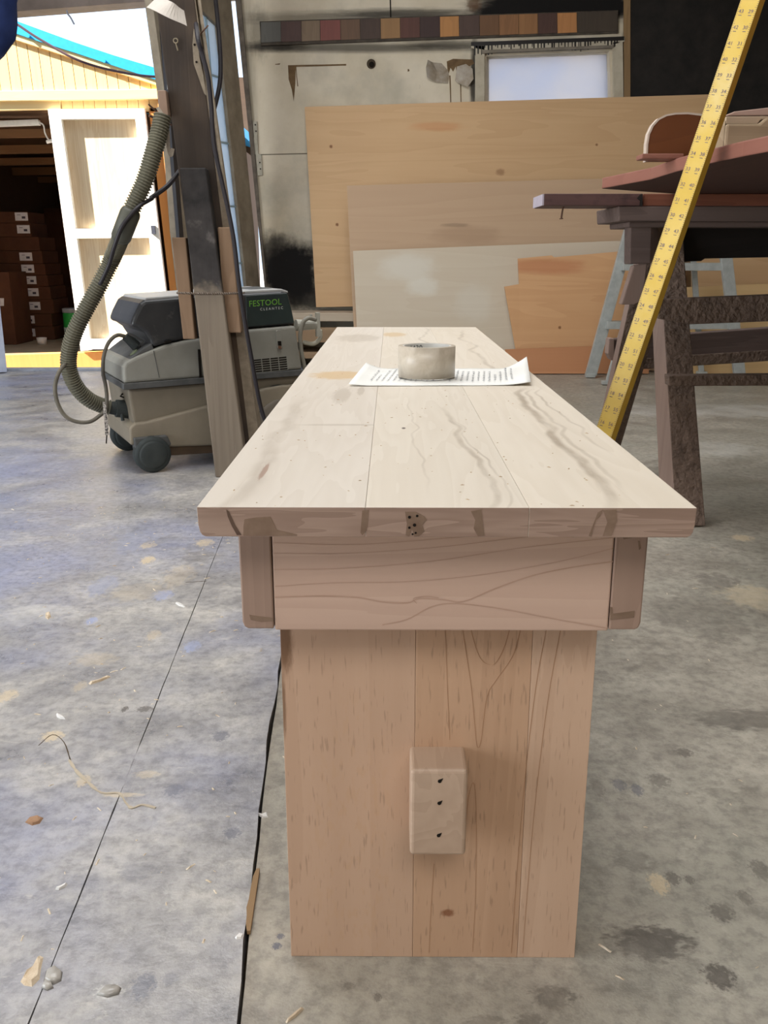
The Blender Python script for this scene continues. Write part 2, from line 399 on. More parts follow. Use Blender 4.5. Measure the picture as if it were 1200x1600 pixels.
# wall features, all fixed to the wall
def on_wall(name, pts, th, mat, parent=wall, proud=0.0, **k):
    return obj(name, *prism([P(x, y, YW - proud) for x, y in pts], (0, -th, 0)), mat, parent, **k)
on_wall('black_panel', [(984, -120), (1500, -150), (1500, 420), (984, 420)], .008, mat_black)
mat_batten = wood('batten_wood', S(150, 122, 86), S(96, 74, 50), 2, 5)
on_wall('batten', [(974, -120), (984, -120), (984, 420), (974, 420)], .014, mat_batten)
mat_tear = grunge('torn_brown', S(120, 98, 70), S(92, 72, 50), 20, 0.9, 0.2, 0.2)
mat_dark = plain('dark_hole', S(30, 26, 22), 0.9, 0.1)
on_wall('joint_line', [(607.5, -60), (609.5, -60), (611.5, 27), (609.5, 27)], .0012, mat_dark)
on_wall('joint_line', [(404, 241), (480, 239), (480, 241), (404, 242.5)], .0012, plain('joint_grey', S(120, 112, 96), .9))
on_wall('paint_tear', [(450, 102), (541, 100), (541, 102.5), (463, 104.5), (464, 118), (466, 135), (464.5, 135), (462, 108), (461.5, 130), (459, 159), (456, 140), (451, 124)], .002, mat_tear)
ph = P(580, 100, YW)
obj('pipe_hole', *cyl(ph, ph - V((0, .004, 0)), .027, 20), plain('hole_brown', S(70, 58, 44), .9), wall)
obj('hole_core', *cyl(ph + V((.003, 0, -.004)), ph + V((.003, -.007, -.004)), .016, 16), mat_dark, wall)
for (a, b) in (((637, 108), (639, 111)), ((430, 101), (437, 99))):
    on_wall('scuff_mark', [a, (b[0], a[1]), (b[0] + 1, b[1]), (a[0], b[1] + 1)], .001, mat_tear)
# torn paper flaps
mat_flap = grunge('torn_paper', S(178, 170, 158), S(140, 126, 106), 14, 0.85, 0.2, 0.2)
def flap(pts, bow, mat):
    c = sum((P(x, y, YW) for x, y in pts), V((0, 0, 0))) / len(pts)
    v = [P(x, y, YW) - V((0, .002 + bow[i], 0)) for i, (x, y) in enumerate(pts)] + [c - V((0, .012, 0))]
    n = len(pts); v += [p + V((0, .0015, 0)) for p in v]
    f = [(i, (i + 1) % n, n) for i in range(n)] + [(n + 1 + (i + 1) % n, n + 1 + i, 2 * n + 1) for i in range(n)]
    f += [(i, (i + 1) % n, n + 1 + (i + 1) % n, n + 1 + i) for i in range(n)]
    obj('torn_flap', v, f, mat, wall)
flap([(668, 95), (676, 98), (690, 99), (700, 110), (702, 120), (700, 131), (680, 129), (667, 122), (665, 108)], [.03, .01, .0, .0, .0, .0, .01, .03, .04], mat_flap)
flap([(714, 104), (728, 100), (738, 108), (739, 125), (730, 137), (716, 131), (711, 126)], [.0, .0, .01, .03, .03, .01, 0], mat_flap)
on_wall('torn_patch', [(698, 96), (708, 92), (738, 93), (741, 99), (730, 106), (722, 121), (714, 118), (712, 104), (708, 112), (704, 106), (700, 118)], .002, mat_tear)
on_wall('drip_mark', [(702, 118), (704, 118), (705, 160), (703.5, 160)], .0015, mat_tear)
on_wall('drip_mark', [(719, 132), (720.5, 132), (721, 160), (719.6, 160)], .0015, mat_tear)
# light door-track bracket on the wall edge
mat_brkt = grunge('bracket_paint', S(176, 170, 154), S(150, 144, 128), 30, 0.6, 0.3, 0.1)
br = on_wall('wall_bracket', [(396, 190), (402, 190), (404, 240), (409, 242), (411, 274), (403, 275), (400, 243), (397, 240)], .012, mat_brkt, bevel=.002)
for (x, y) in ((399, 195), (400, 205), (406, 254), (407, 264)):
    p = P(x, y, YW - .012); obj('bolt_hole', *cyl(p, p - V((0, .002, 0)), .0045, 10), mat_dark, br)

# ---- window
mat_wtrim = grunge('window_paint', S(168, 158, 138), S(190, 182, 162), 12, 0.7, 0.3, 0.15)
mat_wgrey = grunge('window_head', S(112, 104, 92), S(136, 128, 114), 12, 0.7, 0.3, 0.1)
win = struct(obj('window_1', *join([prism([P(x, y, YW + .05) for x, y in q], (0, .04, 0)) for q in (
    [(756, 78), (958, 70), (958, 84), (756, 92)], [(756, 78), (764, 78), (764, 206), (756, 206)], [(949, 72), (958, 72), (961, 200), (951, 200)], [(756, 198), (960, 190), (960, 206), (756, 210)])]), plain('window_frame_paint', S(214, 208, 196), .5), bevel=.003))
mg = M('frosted_glass', 0.5, 0.3); mg.t.nodes.remove(mg.b)
out = [n for n in mg.t.nodes if n.type == 'OUTPUT_MATERIAL'][0]
def frosted(mg, c, glossy=0.06):
    o = [n for n in mg.t.nodes if n.type == 'OUTPUT_MATERIAL'][0]
    tr = mg.n('ShaderNodeBsdfTranslucent'); mg.put(tr.inputs['Color'], c); gl = mg.n('ShaderNodeBsdfGlossy'); gl.inputs['Roughness'].default_value = .25
    mx = mg.n('ShaderNodeMixShader'); mx.inputs[0].default_value = glossy
    mg.t.links.new(tr.outputs[0], mx.inputs[1]); mg.t.links.new(gl.outputs[0], mx.inputs[2]); mg.t.links.new(mx.outputs[0], o.inputs[0])
nz = mg.noise(mg.co(), 3.0, 3, .5)
frosted(mg, mg.ramp(nz, [(.3, (.60, .61, .68)), (.7, (.69, .66, .66))]))
obj('window_pane', *prism([P(x, y, YW + .065) for x, y in ((762, 88), (951, 80), (954, 198), (762, 204))], (0, .005, 0)), mg.m, win)
casing = [[(736, 68), (975, 59), (975, 66), (956, 72), (756, 80), (736, 76)], [(742, 72), (757, 72), (757, 206), (742, 206)], [(956, 66), (972, 66), (974, 206), (958, 206)]]
for i, q in enumerate(casing): on_wall('window_casing', q, .02, mat_wtrim, win, bevel=.003)
on_wall('window_head', [(752, 80), (957, 72), (957, 76.5), (752, 85)], .030, mat_wgrey, win, bevel=.003)
mat_tar = plain('black_drip', S(26, 22, 20), .5, .4)
dr = []; q = random.Random(11)
for i in range(44):
    x = 742 + i * 5.2 + q.uniform(-1.5, 1.5); yt = 70 - (x - 740) * .037; L = q.choice([4, 6, 9, 12, 14]) + q.uniform(0, 3); w = q.uniform(.7, 1.5)
    dr.append(prism([P(x - w, yt - 3, YW - .02), P(x + w, yt - 3, YW - .02), P(x + w * .7, yt + L, YW - .02), P(x - w * .7, yt + L, YW - .02)], (0, -.0015, 0)))
dr.append(prism([P(736, 66, YW - .02), P(975, 57, YW - .02), P(975, 63, YW - .02), P(736, 72, YW - .02)], (0, -.003, 0)))
obj('paint_drips', *join(dr), mat_tar, win, kind='stuff')

# ---- open door leaf on the right of the doorway (swung inwards)
HP = V((WL0.x - .02, YW - .06, 0)); LD = V((-.342, -.94, 0)).normalized(); LN = V((LD.y, -LD.x, 0)) * -1
if LN.y > 0: LN = -LN
def LP(px, py): return onplane(px, py, HP, LN)
mat_leaf = grunge('leaf_frame_paint', S(150, 140, 122), S(122, 112, 96), 10, 0.6, 0.3, 0.1)
mat_rail = plain('dark_rail', S(46, 46, 50), .45, .4, .3)
def leafpoly(pts, th, back=0.0): return prism([LP(x, y) - LN * back for x, y in pts], -LN * th)
RT = lambda y: 361.5 + y * .1          # right edge of the leaf in the picture
door = struct(obj('door_1', *leafpoly([(RT(-80) - 26, -80), (RT(-80), -80), (RT(560), 560), (RT(560) - 20, 560)], .045), mat_leaf, bevel=.003))
obj('top_rail', *leafpoly([(300, -120), (RT(-60) - 20, -60), (RT(42) - 22, 43), (300, 2)], .045), mat_leaf, door, bevel=.003)
obj('lead_stile', *leafpoly([(232, -60), (252, -60), (257, 0), (277, 140), (290, 257), (298, 362), (310, 460), (324, 580), (302, 580), (288, 460), (277, 362), (269, 257), (257, 140), (238, 0)], .045, .001), mat_leaf, door, bevel=.003)
obj('edge_rail', *leafpoly([(242, -40), (247, -40), (289, 460), (282, 460)], .02, -.022), mat_rail, door)
obj('cable_rail', *leafpoly([(249, 30), (252, 30), (259, 140), (256, 140)], .01, -.03), plain('galvanised', S(170, 172, 176), .35, .5, .8), door)
mgl = M('leaf_glass', .3, .4); mgl.t.nodes.remove(mgl.b)
frosted(mgl, mgl.ramp(mgl.noise(mgl.co(), 2.0, 3, .5), [(.3, (.66, .80, .96)), (.7, (.84, .92, 1.0))]), .05)
XL = lambda y: 296 + y * .09; XM = lambda y: 323 + y * .087; XR = lambda y: 345.5 + y * .098
rows = [20, 122, 222, 321, 412, 500]
def hy(y, x): return y + (x - 350) * (390 - y) / 780.0
for i in range(5):
    for (xa, xb) in ((XL, XM), (XM, XR)):
        y0, y1 = rows[i], rows[i + 1]
        pts = [(xa(y0) + .8, hy(y0, xa(y0)) + .8), (xb(y0) - .8, hy(y0, xb(y0)) + .8), (xb(y1) - .8, hy(y1, xb(y1)) - .8), (xa(y1) + .8, hy(y1, xa(y1)) - .8)]
        obj('pane', *leafpoly(pts, .006, .02), mgl.m, door)
mat_mun = plain('muntin', S(150, 172, 182), .5)
for i in range(1, 5):
    y = rows[i]; obj('muntin', *leafpoly([(XL(y), hy(y, XL(y)) - 1.4), (XR(y), hy(y, XR(y)) - 1.4), (XR(y), hy(y, XR(y)) + 1.4), (XL(y), hy(y, XL(y)) + 1.4)], .02, .012), mat_mun, door)
obj('muntin', *leafpoly([(XM(20) - .7, 18), (XM(20) + .7, 18), (XM(500) + .7, 500), (XM(500) - .7, 500)], .02, .011), mat_mun, door)
obj('leaf_bottom_panel', *leafpoly([(XL(500) - 8, 498), (XR(500), 498), (RT(590) - 16, 586), (280, 610)], .03, .006), mat_leaf, door)
# left leaf: only its edge shows
mat_lw = grunge('white_leaf', S(196, 204, 220), S(176, 184, 204), 10, .6, .3, .05)
p0 = P(12, 588, 5.36); p1 = P(-4, 440, 5.36); tt = (2.0 - p0.z) / (p1.z - p0.z); p2 = p0.lerp(p1, tt); p0.z = 0.005
dl = struct(obj('door_2', *prism([p0, p2, p2 + V((-1.0, -.5, 0)), p0 + V((-1.0, -.5, 0))], (-.02, .045, 0)), mat_lw, bevel=.003))

# ---- hook on the header and overhead cable
tag(obj('wire_hook', *tube(smoothpath([P(104, 16, 5.84), P(106, 22, 5.84), P(110, 27, 5.84), P(116, 38, 5.84)], 4), .005, 6), plain('hook_grey', S(150, 152, 165), .5)), 'small grey wire hook under the doorway header', 'hook')
tag(obj('overhead_cable', *tube(smoothpath([P(-20, 18, 6.4), P(18, 33, 6.4), P(60, 60, 6.4), P(120, 93, 6.4), P(180, 111, 6.4), P(250, 120, 6.4), P(330, 110, 6.4)], 8), .008, 6), plain('cable_brown', S(84, 62, 70), .6)), 'dark cable sagging across the sky outside the doorway', 'cable')

# ================================================================== THE SHED OUTSIDE
YS = 7.20
def sp(px, py, back=0.0): return P(px, py, YS) + V((0, back, 0))
def sh(pts, th, back=0.0): return prism([sp(x, y, back) for x, y in pts], (0, th, 0))
mat_siding = wood('cedar_siding', S(238, 206, 150), S(222, 180, 120), 2, 1, 0.6, .5, .7, 1.0)
mat_trim = wood('shed_trim', S(240, 214, 160), S(226, 192, 130), 0, 2, .6, .4, .7)
mat_wdoor = plain('shed_door_white', S(244, 238, 228), .6)
mat_ply = wood('door_panel_ply', S(242, 224, 194), S(212, 182, 140), 2, 4, .5, .8, .7, 2.2)
mat_orange = wood('orange_post', S(216, 150, 84), S(196, 122, 60), 2, 6, .6, .4, .7)
mat_blue = plain('blue_roofing', S(30, 160, 225), .5)
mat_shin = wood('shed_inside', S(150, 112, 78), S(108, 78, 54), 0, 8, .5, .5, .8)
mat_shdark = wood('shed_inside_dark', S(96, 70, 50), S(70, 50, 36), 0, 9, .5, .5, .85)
shed = thing('garden_shed', 'cedar garden shed with blue roof edge seen through the doorway', 'shed', sp(40, 575) + V((0, 1.5, 0)))
def slope(x): return 60 + (x - 12) * .325         # underside of the sloping trim
x = -64.0
while x < 244:
    xb = x + 17.6; dx = 12.0                       # boards lean as the building does: bottom shifted right
    obj('siding_board', *sh([(x + .5, slope(x) - 2), (xb - .5, slope(xb) - 2), (xb + dx * (142 - slope(xb)) / 85 - .5, 142), (x + dx * (142 - slope(x)) / 85 + .5, 142)], .02), mat_siding, shed)
    x = xb
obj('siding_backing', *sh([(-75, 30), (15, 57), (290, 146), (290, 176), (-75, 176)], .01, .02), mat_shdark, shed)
obj('sloped_trim', *sh([(-75, 22), (15, 50), (300, 142), (300, 152), (15, 60), (-75, 32)], .03, -.02), mat_trim, shed, bevel=.003)
obj('roof_edge', *prism([sp(a, b, -.03) for a, b in [(-75, -4), (16, 30), (60, 46), (120, 68), (180, 88), (240, 106), (300, 124), (300, 143), (240, 124), (180, 104), (120, 84), (60, 65), (16, 50), (-75, 24)]], (0, 3.83, 0)), mat_blue, shed)
for (a, b) in ((47, 58), (165, 97)):
    p = sp(a, b, -.03); obj('roof_bolt', *cyl(p, p - V((0, .01, 0)), .012, 10), mat_blue, shed)
obj('band_trim', *sh([(-75, 144), (245, 140), (300, 139), (300, 155), (245, 156), (-75, 160)], .04, -.03), mat_trim, shed, bevel=.003)
obj('lintel', *sh([(-75, 160), (95, 157), (95, 171), (-75, 175)], .05, -.012), mat_trim, shed, bevel=.003)
x = 95
while x < 246:
    obj('siding_board', *sh([(x + .4, 154), (x + 16.8, 154), (x + 18.8, 174), (x + 2.4, 174)], .02), mat_siding, shed); x += 17.2
# right corner: orange jamb boards
obj('corner_post', *sh([(232, 168), (246, 168), (292, 545), (276, 545)], .09, 0.0), mat_orange, shed, bevel=.003)
obj('corner_trim', *sh([(246, 150), (262, 150), (308, 575), (292, 575)], .03, -.02), mat_orange, shed, bevel=.003)
obj('sill_beam', *sh([(-60, 556), (310, 545), (310, 571), (-60, 580)], .10, -.02), mat_orange, shed, bevel=.004)
# closed half of the double door
door_s = obj('shed_door', *sh([(97, 186), (214, 186), (250, 534), (141, 534)], .012, -.005), mat_ply, shed)
FR = -.045
def rail(pts): return obj('door_rail', *sh(pts, .040, FR), mat_wdoor, door_s, bevel=.002)
obj('door_stile', *sh([(78, 172), (97, 172), (146, 546), (129, 548)], .040, FR), mat_wdoor, door_s, bevel=.002)
obj('door_stile', *sh([(212, 171), (228, 171), (272, 544), (255, 544)], .040, FR), mat_wdoor, door_s, bevel=.002)
rail([(97.3, 172), (211.7, 171), (213.7, 187), (99.3, 188)])
rail([(121, 358), (233, 357), (235, 372), (123, 373)])
rail([(143.6, 529), (252.8, 528), (254.6, 544), (145.6, 545)])
obj('door_latch', *sh([(239, 353), (245, 353), (246, 366), (240, 366)], .02, FR - .02), plain('latch_dark', S(70, 72, 84), .4), door_s)
# inside
zf = sp(60, 556).z
xl, xr = sp(-150, 500).x, sp(300, 500).x
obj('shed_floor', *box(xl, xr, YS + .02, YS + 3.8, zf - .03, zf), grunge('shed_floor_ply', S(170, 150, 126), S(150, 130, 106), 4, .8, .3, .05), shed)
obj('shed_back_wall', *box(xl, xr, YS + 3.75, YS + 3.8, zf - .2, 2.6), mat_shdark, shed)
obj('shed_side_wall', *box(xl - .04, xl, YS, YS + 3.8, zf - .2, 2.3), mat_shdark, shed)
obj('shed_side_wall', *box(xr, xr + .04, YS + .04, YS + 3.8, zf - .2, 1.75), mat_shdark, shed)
for (ya, yb, dep) in ((201, 214, .5), (226, 239, 1.1), (246, 257, 1.8), (261, 273, 2.5), (276, 285, 3.2)):
    a, b = P(-60, ya + 2, YS + dep), P(140, ya - 1, YS + dep); c, d = P(140, yb - 1, YS + dep), P(-60, yb + 2, YS + dep)
    obj('ceiling_joist', *prism([a, b, c, d], (0, .045, 0)), mat_shin, shed)
ct = P(0, 196, YS + .3).z
obj('shed_ceiling', *box(xl, sp(98, 300).x, YS + .04, YS + 3.8, ct + .03, ct + .05), mat_shdark, shed)
# tube lamp with its cord
lamp = thing('tube_lamp', 'white fluorescent tube lamp inside the shed doorway', 'lamp', P(25, 191, YS + .18))
obj('lamp_body', *prism([P(-50, 190, YS + .15), P(59, 186, YS + .15), P(61, 195, YS + .15), P(-50, 199, YS + .15)], (0, .05, 0)), plain('lamp_white', S(245, 245, 240), .4), lamp, bevel=.004)
obj('lamp_cord', *tube(smoothpath([P(62, 191, YS + .16), P(68, 196, YS + .16), P(70, 207, YS + .16), P(75, 217, YS + .16), P(81, 221, YS + .16)], 4), .006, 6), plain('cord_white', S(230, 228, 224), .5), lamp)
obj('plug', *tube([P(73, 222, YS + .16), P(82, 220, YS + .16)], .014, 8), plain('plug_white', S(232, 230, 226), .5), lamp)
# cartons
mat_card = grunge('carton', S(100, 66, 48), S(84, 54, 40), 6, .8, .2, .05)
mat_lab = plain('carton_label', S(225, 222, 226), .6)
mat_ink = plain('label_ink', S(70, 66, 82), .6)
YB = YS + 1.45
names = ['second', 'third', 'fourth', 'fifth', 'sixth', 'seventh', 'eighth', 'ninth']
lab = [(32, 318), (35, 336), None, (39, 381), (42, 400), (45.5, 418), (49, 436), (52, 459), (43, 480), (44, 500)]
edges = [309, 327, 349, 371, 391, 409, 427, 447, 470, 490, 511]
k = YB / 1437
zs = [P(40, y, YB).z for y in edges]
fz = zf
zs = [fz + (z - zs[-1]) for z in zs]
for i in range(10):
    top = edges[i]; right = 50 + (top - 309) * .13 + (8 if i in (2, 3, 4, 5, 6, 7) else 0)
    xR = P(right, 400, YB).x; z1, z0 = zs[i], zs[i + 1] + .002
    nm = 'topmost' if i == 0 else ('lowest' if i == 9 else names[i - 1] + ' from the top')
    t = thing('carton', 'brown carton in the tall stack inside the shed, ' + nm, 'box', (xR - .25, YB + .2, z0), group='cartons stacked in the shed')
    b = obj('carton_body', *box(xR - .52, xR, YB, YB + .42, z0, z1), mat_card, t, bevel=.004)
    if lab[i]:
        lx = P(lab[i][0], lab[i][1], YB).x; lz = (z0 + z1) / 2 + .005
        l = obj('carton_label', *box(lx - .062, lx + .055, YB - .003, YB, lz - .036, lz + .036), mat_lab, t)
        obj('label_print', *join([box(lx + .0, lx + .032, YB - .0045, YB - .003, lz - .018, lz + .002), box(lx - .04, lx - .01, YB - .0045, YB - .003, lz + .012, lz + .016)]), mat_ink, l)
for i, (px, y0, y1, w, dep, lbl) in enumerate([(96, 447, 508, .20, 2.9, 'dark carton on the shed floor at the right of the tall stack'), (88, 325, 446, .14, 2.95, 'tall dark carton standing on another carton by the shed door'), (-8, 425, 522, .20, .95, 'brown carton at the left edge in front of the tall stack')]):
    a = P(px, y0, YS + dep); b = P(px, y1, YS + dep)
    z0 = zf if i != 1 else P(96, 447, YS + 2.9).z
    t = thing('carton', lbl, 'box', (a.x, a.y + .1, z0), group='loose cartons in the shed')
    obj('carton_body', *box(a.x - w, a.x + w * .6, a.y, a.y + .4, z0, a.z), mat_card, t, bevel=.004)
    if i == 2: obj('carton_label', *prism([P(0, 466, a.y - .002), P(6, 466, a.y - .002), P(6, 478, a.y - .002), P(0, 478, a.y - .002)], (0, .002, 0)), mat_lab, t)
# paint bucket and cup on the shed floor
bk = FL(116, 529, zf); bk.y = max(bk.y, YS + .25)
rad = .085
can = thing('paint_can', 'green paint can with white lower label beside the shed door', 'can', bk)
obj('can_body', *lathe([(rad * .94, .0), (rad, .01), (rad, .24), (rad * .96, .245)], bk, seg=24), plain('can_green', S(60, 200, 90), .4), can, smooth=True)
obj('can_band', *lathe([(rad + .001, .03), (rad + .001, .11), (rad - .002, .11), (rad - .002, .03)], bk, seg=24, closed=True), plain('can_white', S(225, 235, 228), .5), can, smooth=True)
obj('can_lid', *lathe([(rad * .98, .245), (rad * 1.03, .248), (rad * 1.03, .285), (rad * .8, .29)], bk, seg=24), plain('can_lid_grey', S(196, 204, 214), .4), can, smooth=True)
cu = FL(66, 538, zf)
tag(obj('paper_cup', *lathe([(.036, 0), (.045, .06), (.042, .06), (.033, .004)], cu, seg=18), plain('cup_white', S(222, 218, 214), .6), smooth=True), 'small white tub on the shed floor', 'tub')

# ================================================================== THE BENCH
TOPZ, TH, BL_ = 0.4765, 0.0235, 1.847
bench = thing('wooden_bench', 'pale unfinished maple bench with slab legs and through tenon', 'bench', (0.0474, 0.656, 0), -0.00756)
def maple_extra(streaks, blobs):
    def fx(m, c):
        co = m.co(); x, y, z = m.sep(co)
        wob = m.math('MULTIPLY', m.math('SUBTRACT', m.noise(m.map(co, (0.0, 1, 0)), 3.2, 3, .5), .5), .11)
        w2 = m.noise(m.map(co, (1, .25, 1)), 34, 4, .65)
        for (x0, kx, y0, y1, wd, amt, colr) in streaks:
            cx = m.math('ADD', m.math('MULTIPLY', m.math('SUBTRACT', y, y0), kx), x0)
            d = m.math('ABSOLUTE', m.math('ADD', m.math('SUBTRACT', x, cx), wob))
            k = m.rng(d, wd * .15, wd, 1, 0)
            k = m.math('MULTIPLY', k, m.math('MULTIPLY', m.rng(y, y0 - .08, y0 + .06, 0, 1), m.rng(y, y1 - .06, y1 + .08, 1, 0)))
            c = m.mix(m.math('MULTIPLY', k, m.math('MULTIPLY', m.rng(w2, .3, .65, .35, 1), amt)), c, colr)
        for (bx, by, rx, ry, amt, colr) in blobs:
            c = m.mix(m.math('MULTIPLY', m.blob(co, (bx, by, TOPZ), (rx, ry, .05), .3, .6, 1.6), amt), c, colr)
        # dark mineral marks on the end grain, only on the near end face
        return c
    return fx
GR = S(138, 122, 102); TAN = S(196, 166, 120)
ML, MD = S(217, 209, 195), S(190, 177, 158)
mt1 = wood('maple_top_a', S(212, 204, 192), S(186, 174, 158), 1, 1.0, .8, .45, .5, 3.4, maple_extra([(-.17, .03, .0, .5, .012, .35, GR)], [(-.125, .80, .045, .05, .75, TAN), (-.11, .58, .012, .07, .3, GR), (-.085, .62, .005, .04, .35, GR), (-.155, .12, .0025, .03, .7, S(140, 104, 84)), (-.10, .35, .045, .006, .3, GR), (-.12, 1.5, .05, .10, .3, GR)]), .05)
mt2 = wood('maple_top_b', ML, MD, 1, 2.3, .8, .42, .5, 3.2, maple_extra([(.035, -.012, .02, .42, .005, .6, GR), (.046, -.03, .02, .36, .002, .5, GR), (.055, .05, .9, 1.75, .007, .5, GR), (.03, .02, 1.2, 1.8, .006, .4, GR), (-.02, .02, .1, .5, .002, .3, GR)], [(-.035, 1.60, .03, .06, .6, TAN), (-.028, .33, .0022, .005, .9, S(70, 56, 44))]), .05)
mt3 = wood('maple_top_c', S(218, 209, 194), S(192, 178, 157), 1, 4.1, .8, .42, .5, 3.0, maple_extra([(.125, .03, .03, .62, .008, .7, GR), (.140, .03, .10, .62, .004, .45, GR), (.168, .0, .25, .62, .003, .45, GR), (.13, .0, .75, 1.7, .007, .35, GR)], []), .05)
HWD = .19
def outer_profile(s):                                   # side plank cross-section: crisp top arris, rounded lower corner
    a = HWD
    return [(s * a, TOPZ), (s * (a - .0003), TOPZ - TH * .6), (s * (a - .0013), TOPZ - TH + .004), (s * (a - .0028), TOPZ - TH + .0014), (s * (a - .0056), TOPZ - TH)]
def plank(xs, mat):
    v, f = prism([V((x, 0.0, z)) for x, z in xs], (0, BL_, 0)); o = obj('plank', v, f, mat, bench, local=True, bevel=.0004, seg=2)
    o.data.materials.append(mat_end)
    for q in o.data.polygons:
        if abs(q.normal.y) > .9: q.material_index = 1
    return o
mat_end = wood('maple_end_grain', S(166, 142, 126), S(116, 92, 78), 0, 3.3, .7, .85, .6, 9.0, None, .05)
J1, J2 = -.0615, .063
j = .0001
plank([(J1 - j, TOPZ)] + outer_profile(-1) + [(J1 - j, TOPZ - TH)], mt1)
plank([(J1 + j, TOPZ), (J2 - j, TOPZ), (J2 - j, TOPZ - TH), (J1 + j, TOPZ - TH)], mt2)
plank([(J2 + j, TOPZ)] + outer_profile(1) + [(J2 + j, TOPZ - TH)], mt3)
# end-grain marks: resin-dark figures lying in the near end face
mat_mark = grunge('mineral_mark', S(112, 91, 75), S(130, 108, 91), 60, .7, .2, .0)
mat_knot = grunge('knot_black', S(84, 66, 56), S(100, 80, 66), 120, .8, .2, .0)
def endmark(pts, mat, yy=-.0003, name='mineral_mark'):
    v, f = prism([V(((x - 697.5) / 2055.0, yy, TOPZ - (y - 793.5) / 1917.0)) for x, y in pts], (0, .0006, 0)); return obj(name, v, f, mat, bench, local=True)
endmark([(353, 797), (357, 800), (366, 821), (375, 836), (368, 836), (361, 823), (355, 808)], mat_knot)
endmark([(381, 812), (400, 809), (422, 808), (431, 828), (463, 835), (463, 837), (378, 837), (379, 822)], mat_mark)
endmark([(633, 800), (650, 800), (663, 807), (667, 812), (660, 820), (664, 830), (655, 837), (648, 838), (644, 826), (640, 838), (634, 836), (636, 818)], mat_mark)
for (a, b, r) in ((640, 808, 2.4), (648, 820, 2.6), (652, 806, 2.0), (640, 824, 2), (650, 832, 1.6), (645, 834, 1.4)):
    endmark([(a + r * math.cos(t) * 1.1, b + r * math.sin(t)) for t in [i * 1.0472 for i in range(6)]], mat_dark, -.0006, 'knot_speck')
endmark([(736, 799), (752, 796), (758, 836), (748, 837), (741, 825), (743, 812)], mat_mark)
endmark([(922, 836), (934, 800), (942, 796), (938, 806), (932, 812), (928, 826), (926, 837)], mat_mark)
endmark([(942, 797), (962, 796), (965, 812), (958, 836), (944, 836), (950, 815)], mat_mark)
endmark([(566, 798), (576, 797), (573, 828), (566, 836), (563, 832)], mat_mark)
# aprons
A0 = .036
AW = .166; AT = .0265; AZ = .361; AZT = TOPZ - TH
ml_side = wood('apron_end_grain', S(156, 131, 115), S(124, 100, 86), 2, 6.0, .6, .5, .55, 3.0, None, .05)
ml_front = wood('apron_front', S(196, 168, 150), S(172, 143, 125), 0, 7.7, .6, .55, .5, 1.6, None, .05)
for s in (-1, 1):
    a, b = AW, AW - AT
    prof = [V((s * b, A0, AZT)), V((s * a, A0, AZT)), V((s * (a - .0004), A0, AZ + .006)), V((s * (a - .0018), A0, AZ + .0018)), V((s * (a - .005), A0, AZ)), V((s * b, A0, AZ))]
    sa = obj('side_apron', *prism(prof, (0, BL_ - 2 * A0, 0)), ml_side, bench, local=True, bevel=.0014)
def apmark(pts):
    v, f = prism([V(((x - 695.0) / 1936.0, A0 - .0003, AZT - (y - 840) / 1500.0 * .96)) for x, y in pts], (0, .0006, 0)); obj('mineral_mark', v, f, mat_mark, bench, local=True)
apmark([(386, 964), (400, 966), (423, 968), (424, 973), (405, 974), (388, 971)])
apmark([(975, 855), (985, 851), (1012, 846), (1012, 852), (990, 858), (978, 860)])
apmark([(992, 843), (997, 843), (998, 852), (993, 852)]); apmark([(1000, 862), (1003, 862), (1006, 872), (1003, 874)])
apmark([(964, 952), (968, 952), (970, 961), (1004, 957), (1004, 966), (966, 970)])
for (ya, yb) in ((A0 + .0008, A0 + .026), (BL_ - A0 - .026, BL_ - A0 - .0008)):
    obj('end_apron', *box(-(AW - AT) + .0006, AW - AT - .0006, ya, yb, AZ - .0015, AZT), ml_front, bench, local=True, bevel=.0014)
mat_grline = grunge('growth_line', S(166, 136, 117), S(178, 148, 129), 40, .6, .2, 0)
def aline(pts, w):
    q = smoothpath([V(p + (0,)) for p in pts], 6)
    fn = lambda x, y: V(((x - 695.0) / 1936.0, A0 + .0005, AZT - (y - 840) / 1500.0 * .96))
    vs = []; fs = []
    for p in q: vs += [fn(p.x, p.y - w), fn(p.x, p.y + w)]
    for i in range(len(q) - 1): fs.append((2 * i, 2 * i + 1, 2 * i + 3, 2 * i + 2))
    obj('growth_line', vs, fs, mat_grline, bench, local=True)
aline([(428, 940), (500, 938), (560, 940), (600, 946), (640, 947), (660, 941), (700, 943), (730, 945), (780, 927), (840, 909), (900, 898), (964, 890)], .9)
aline([(655, 948), (650, 941), (670, 938), (690, 940)], .7)
aline([(600, 978), (640, 970), (680, 952), (720, 948), (790, 955), (870, 968), (964, 982)], .7)
aline([(428, 925), (520, 920), (640, 918), (760, 908), (880, 890), (964, 872)], .4)
aline([(428, 902), (540, 900), (680, 890), (820, 872), (964, 858)], .45)
aline([(428, 880), (540, 880), (680, 872), (820, 858), (964, 846)], .4)
aline([(428, 866), (560, 868), (720, 858), (900, 846)], .35)
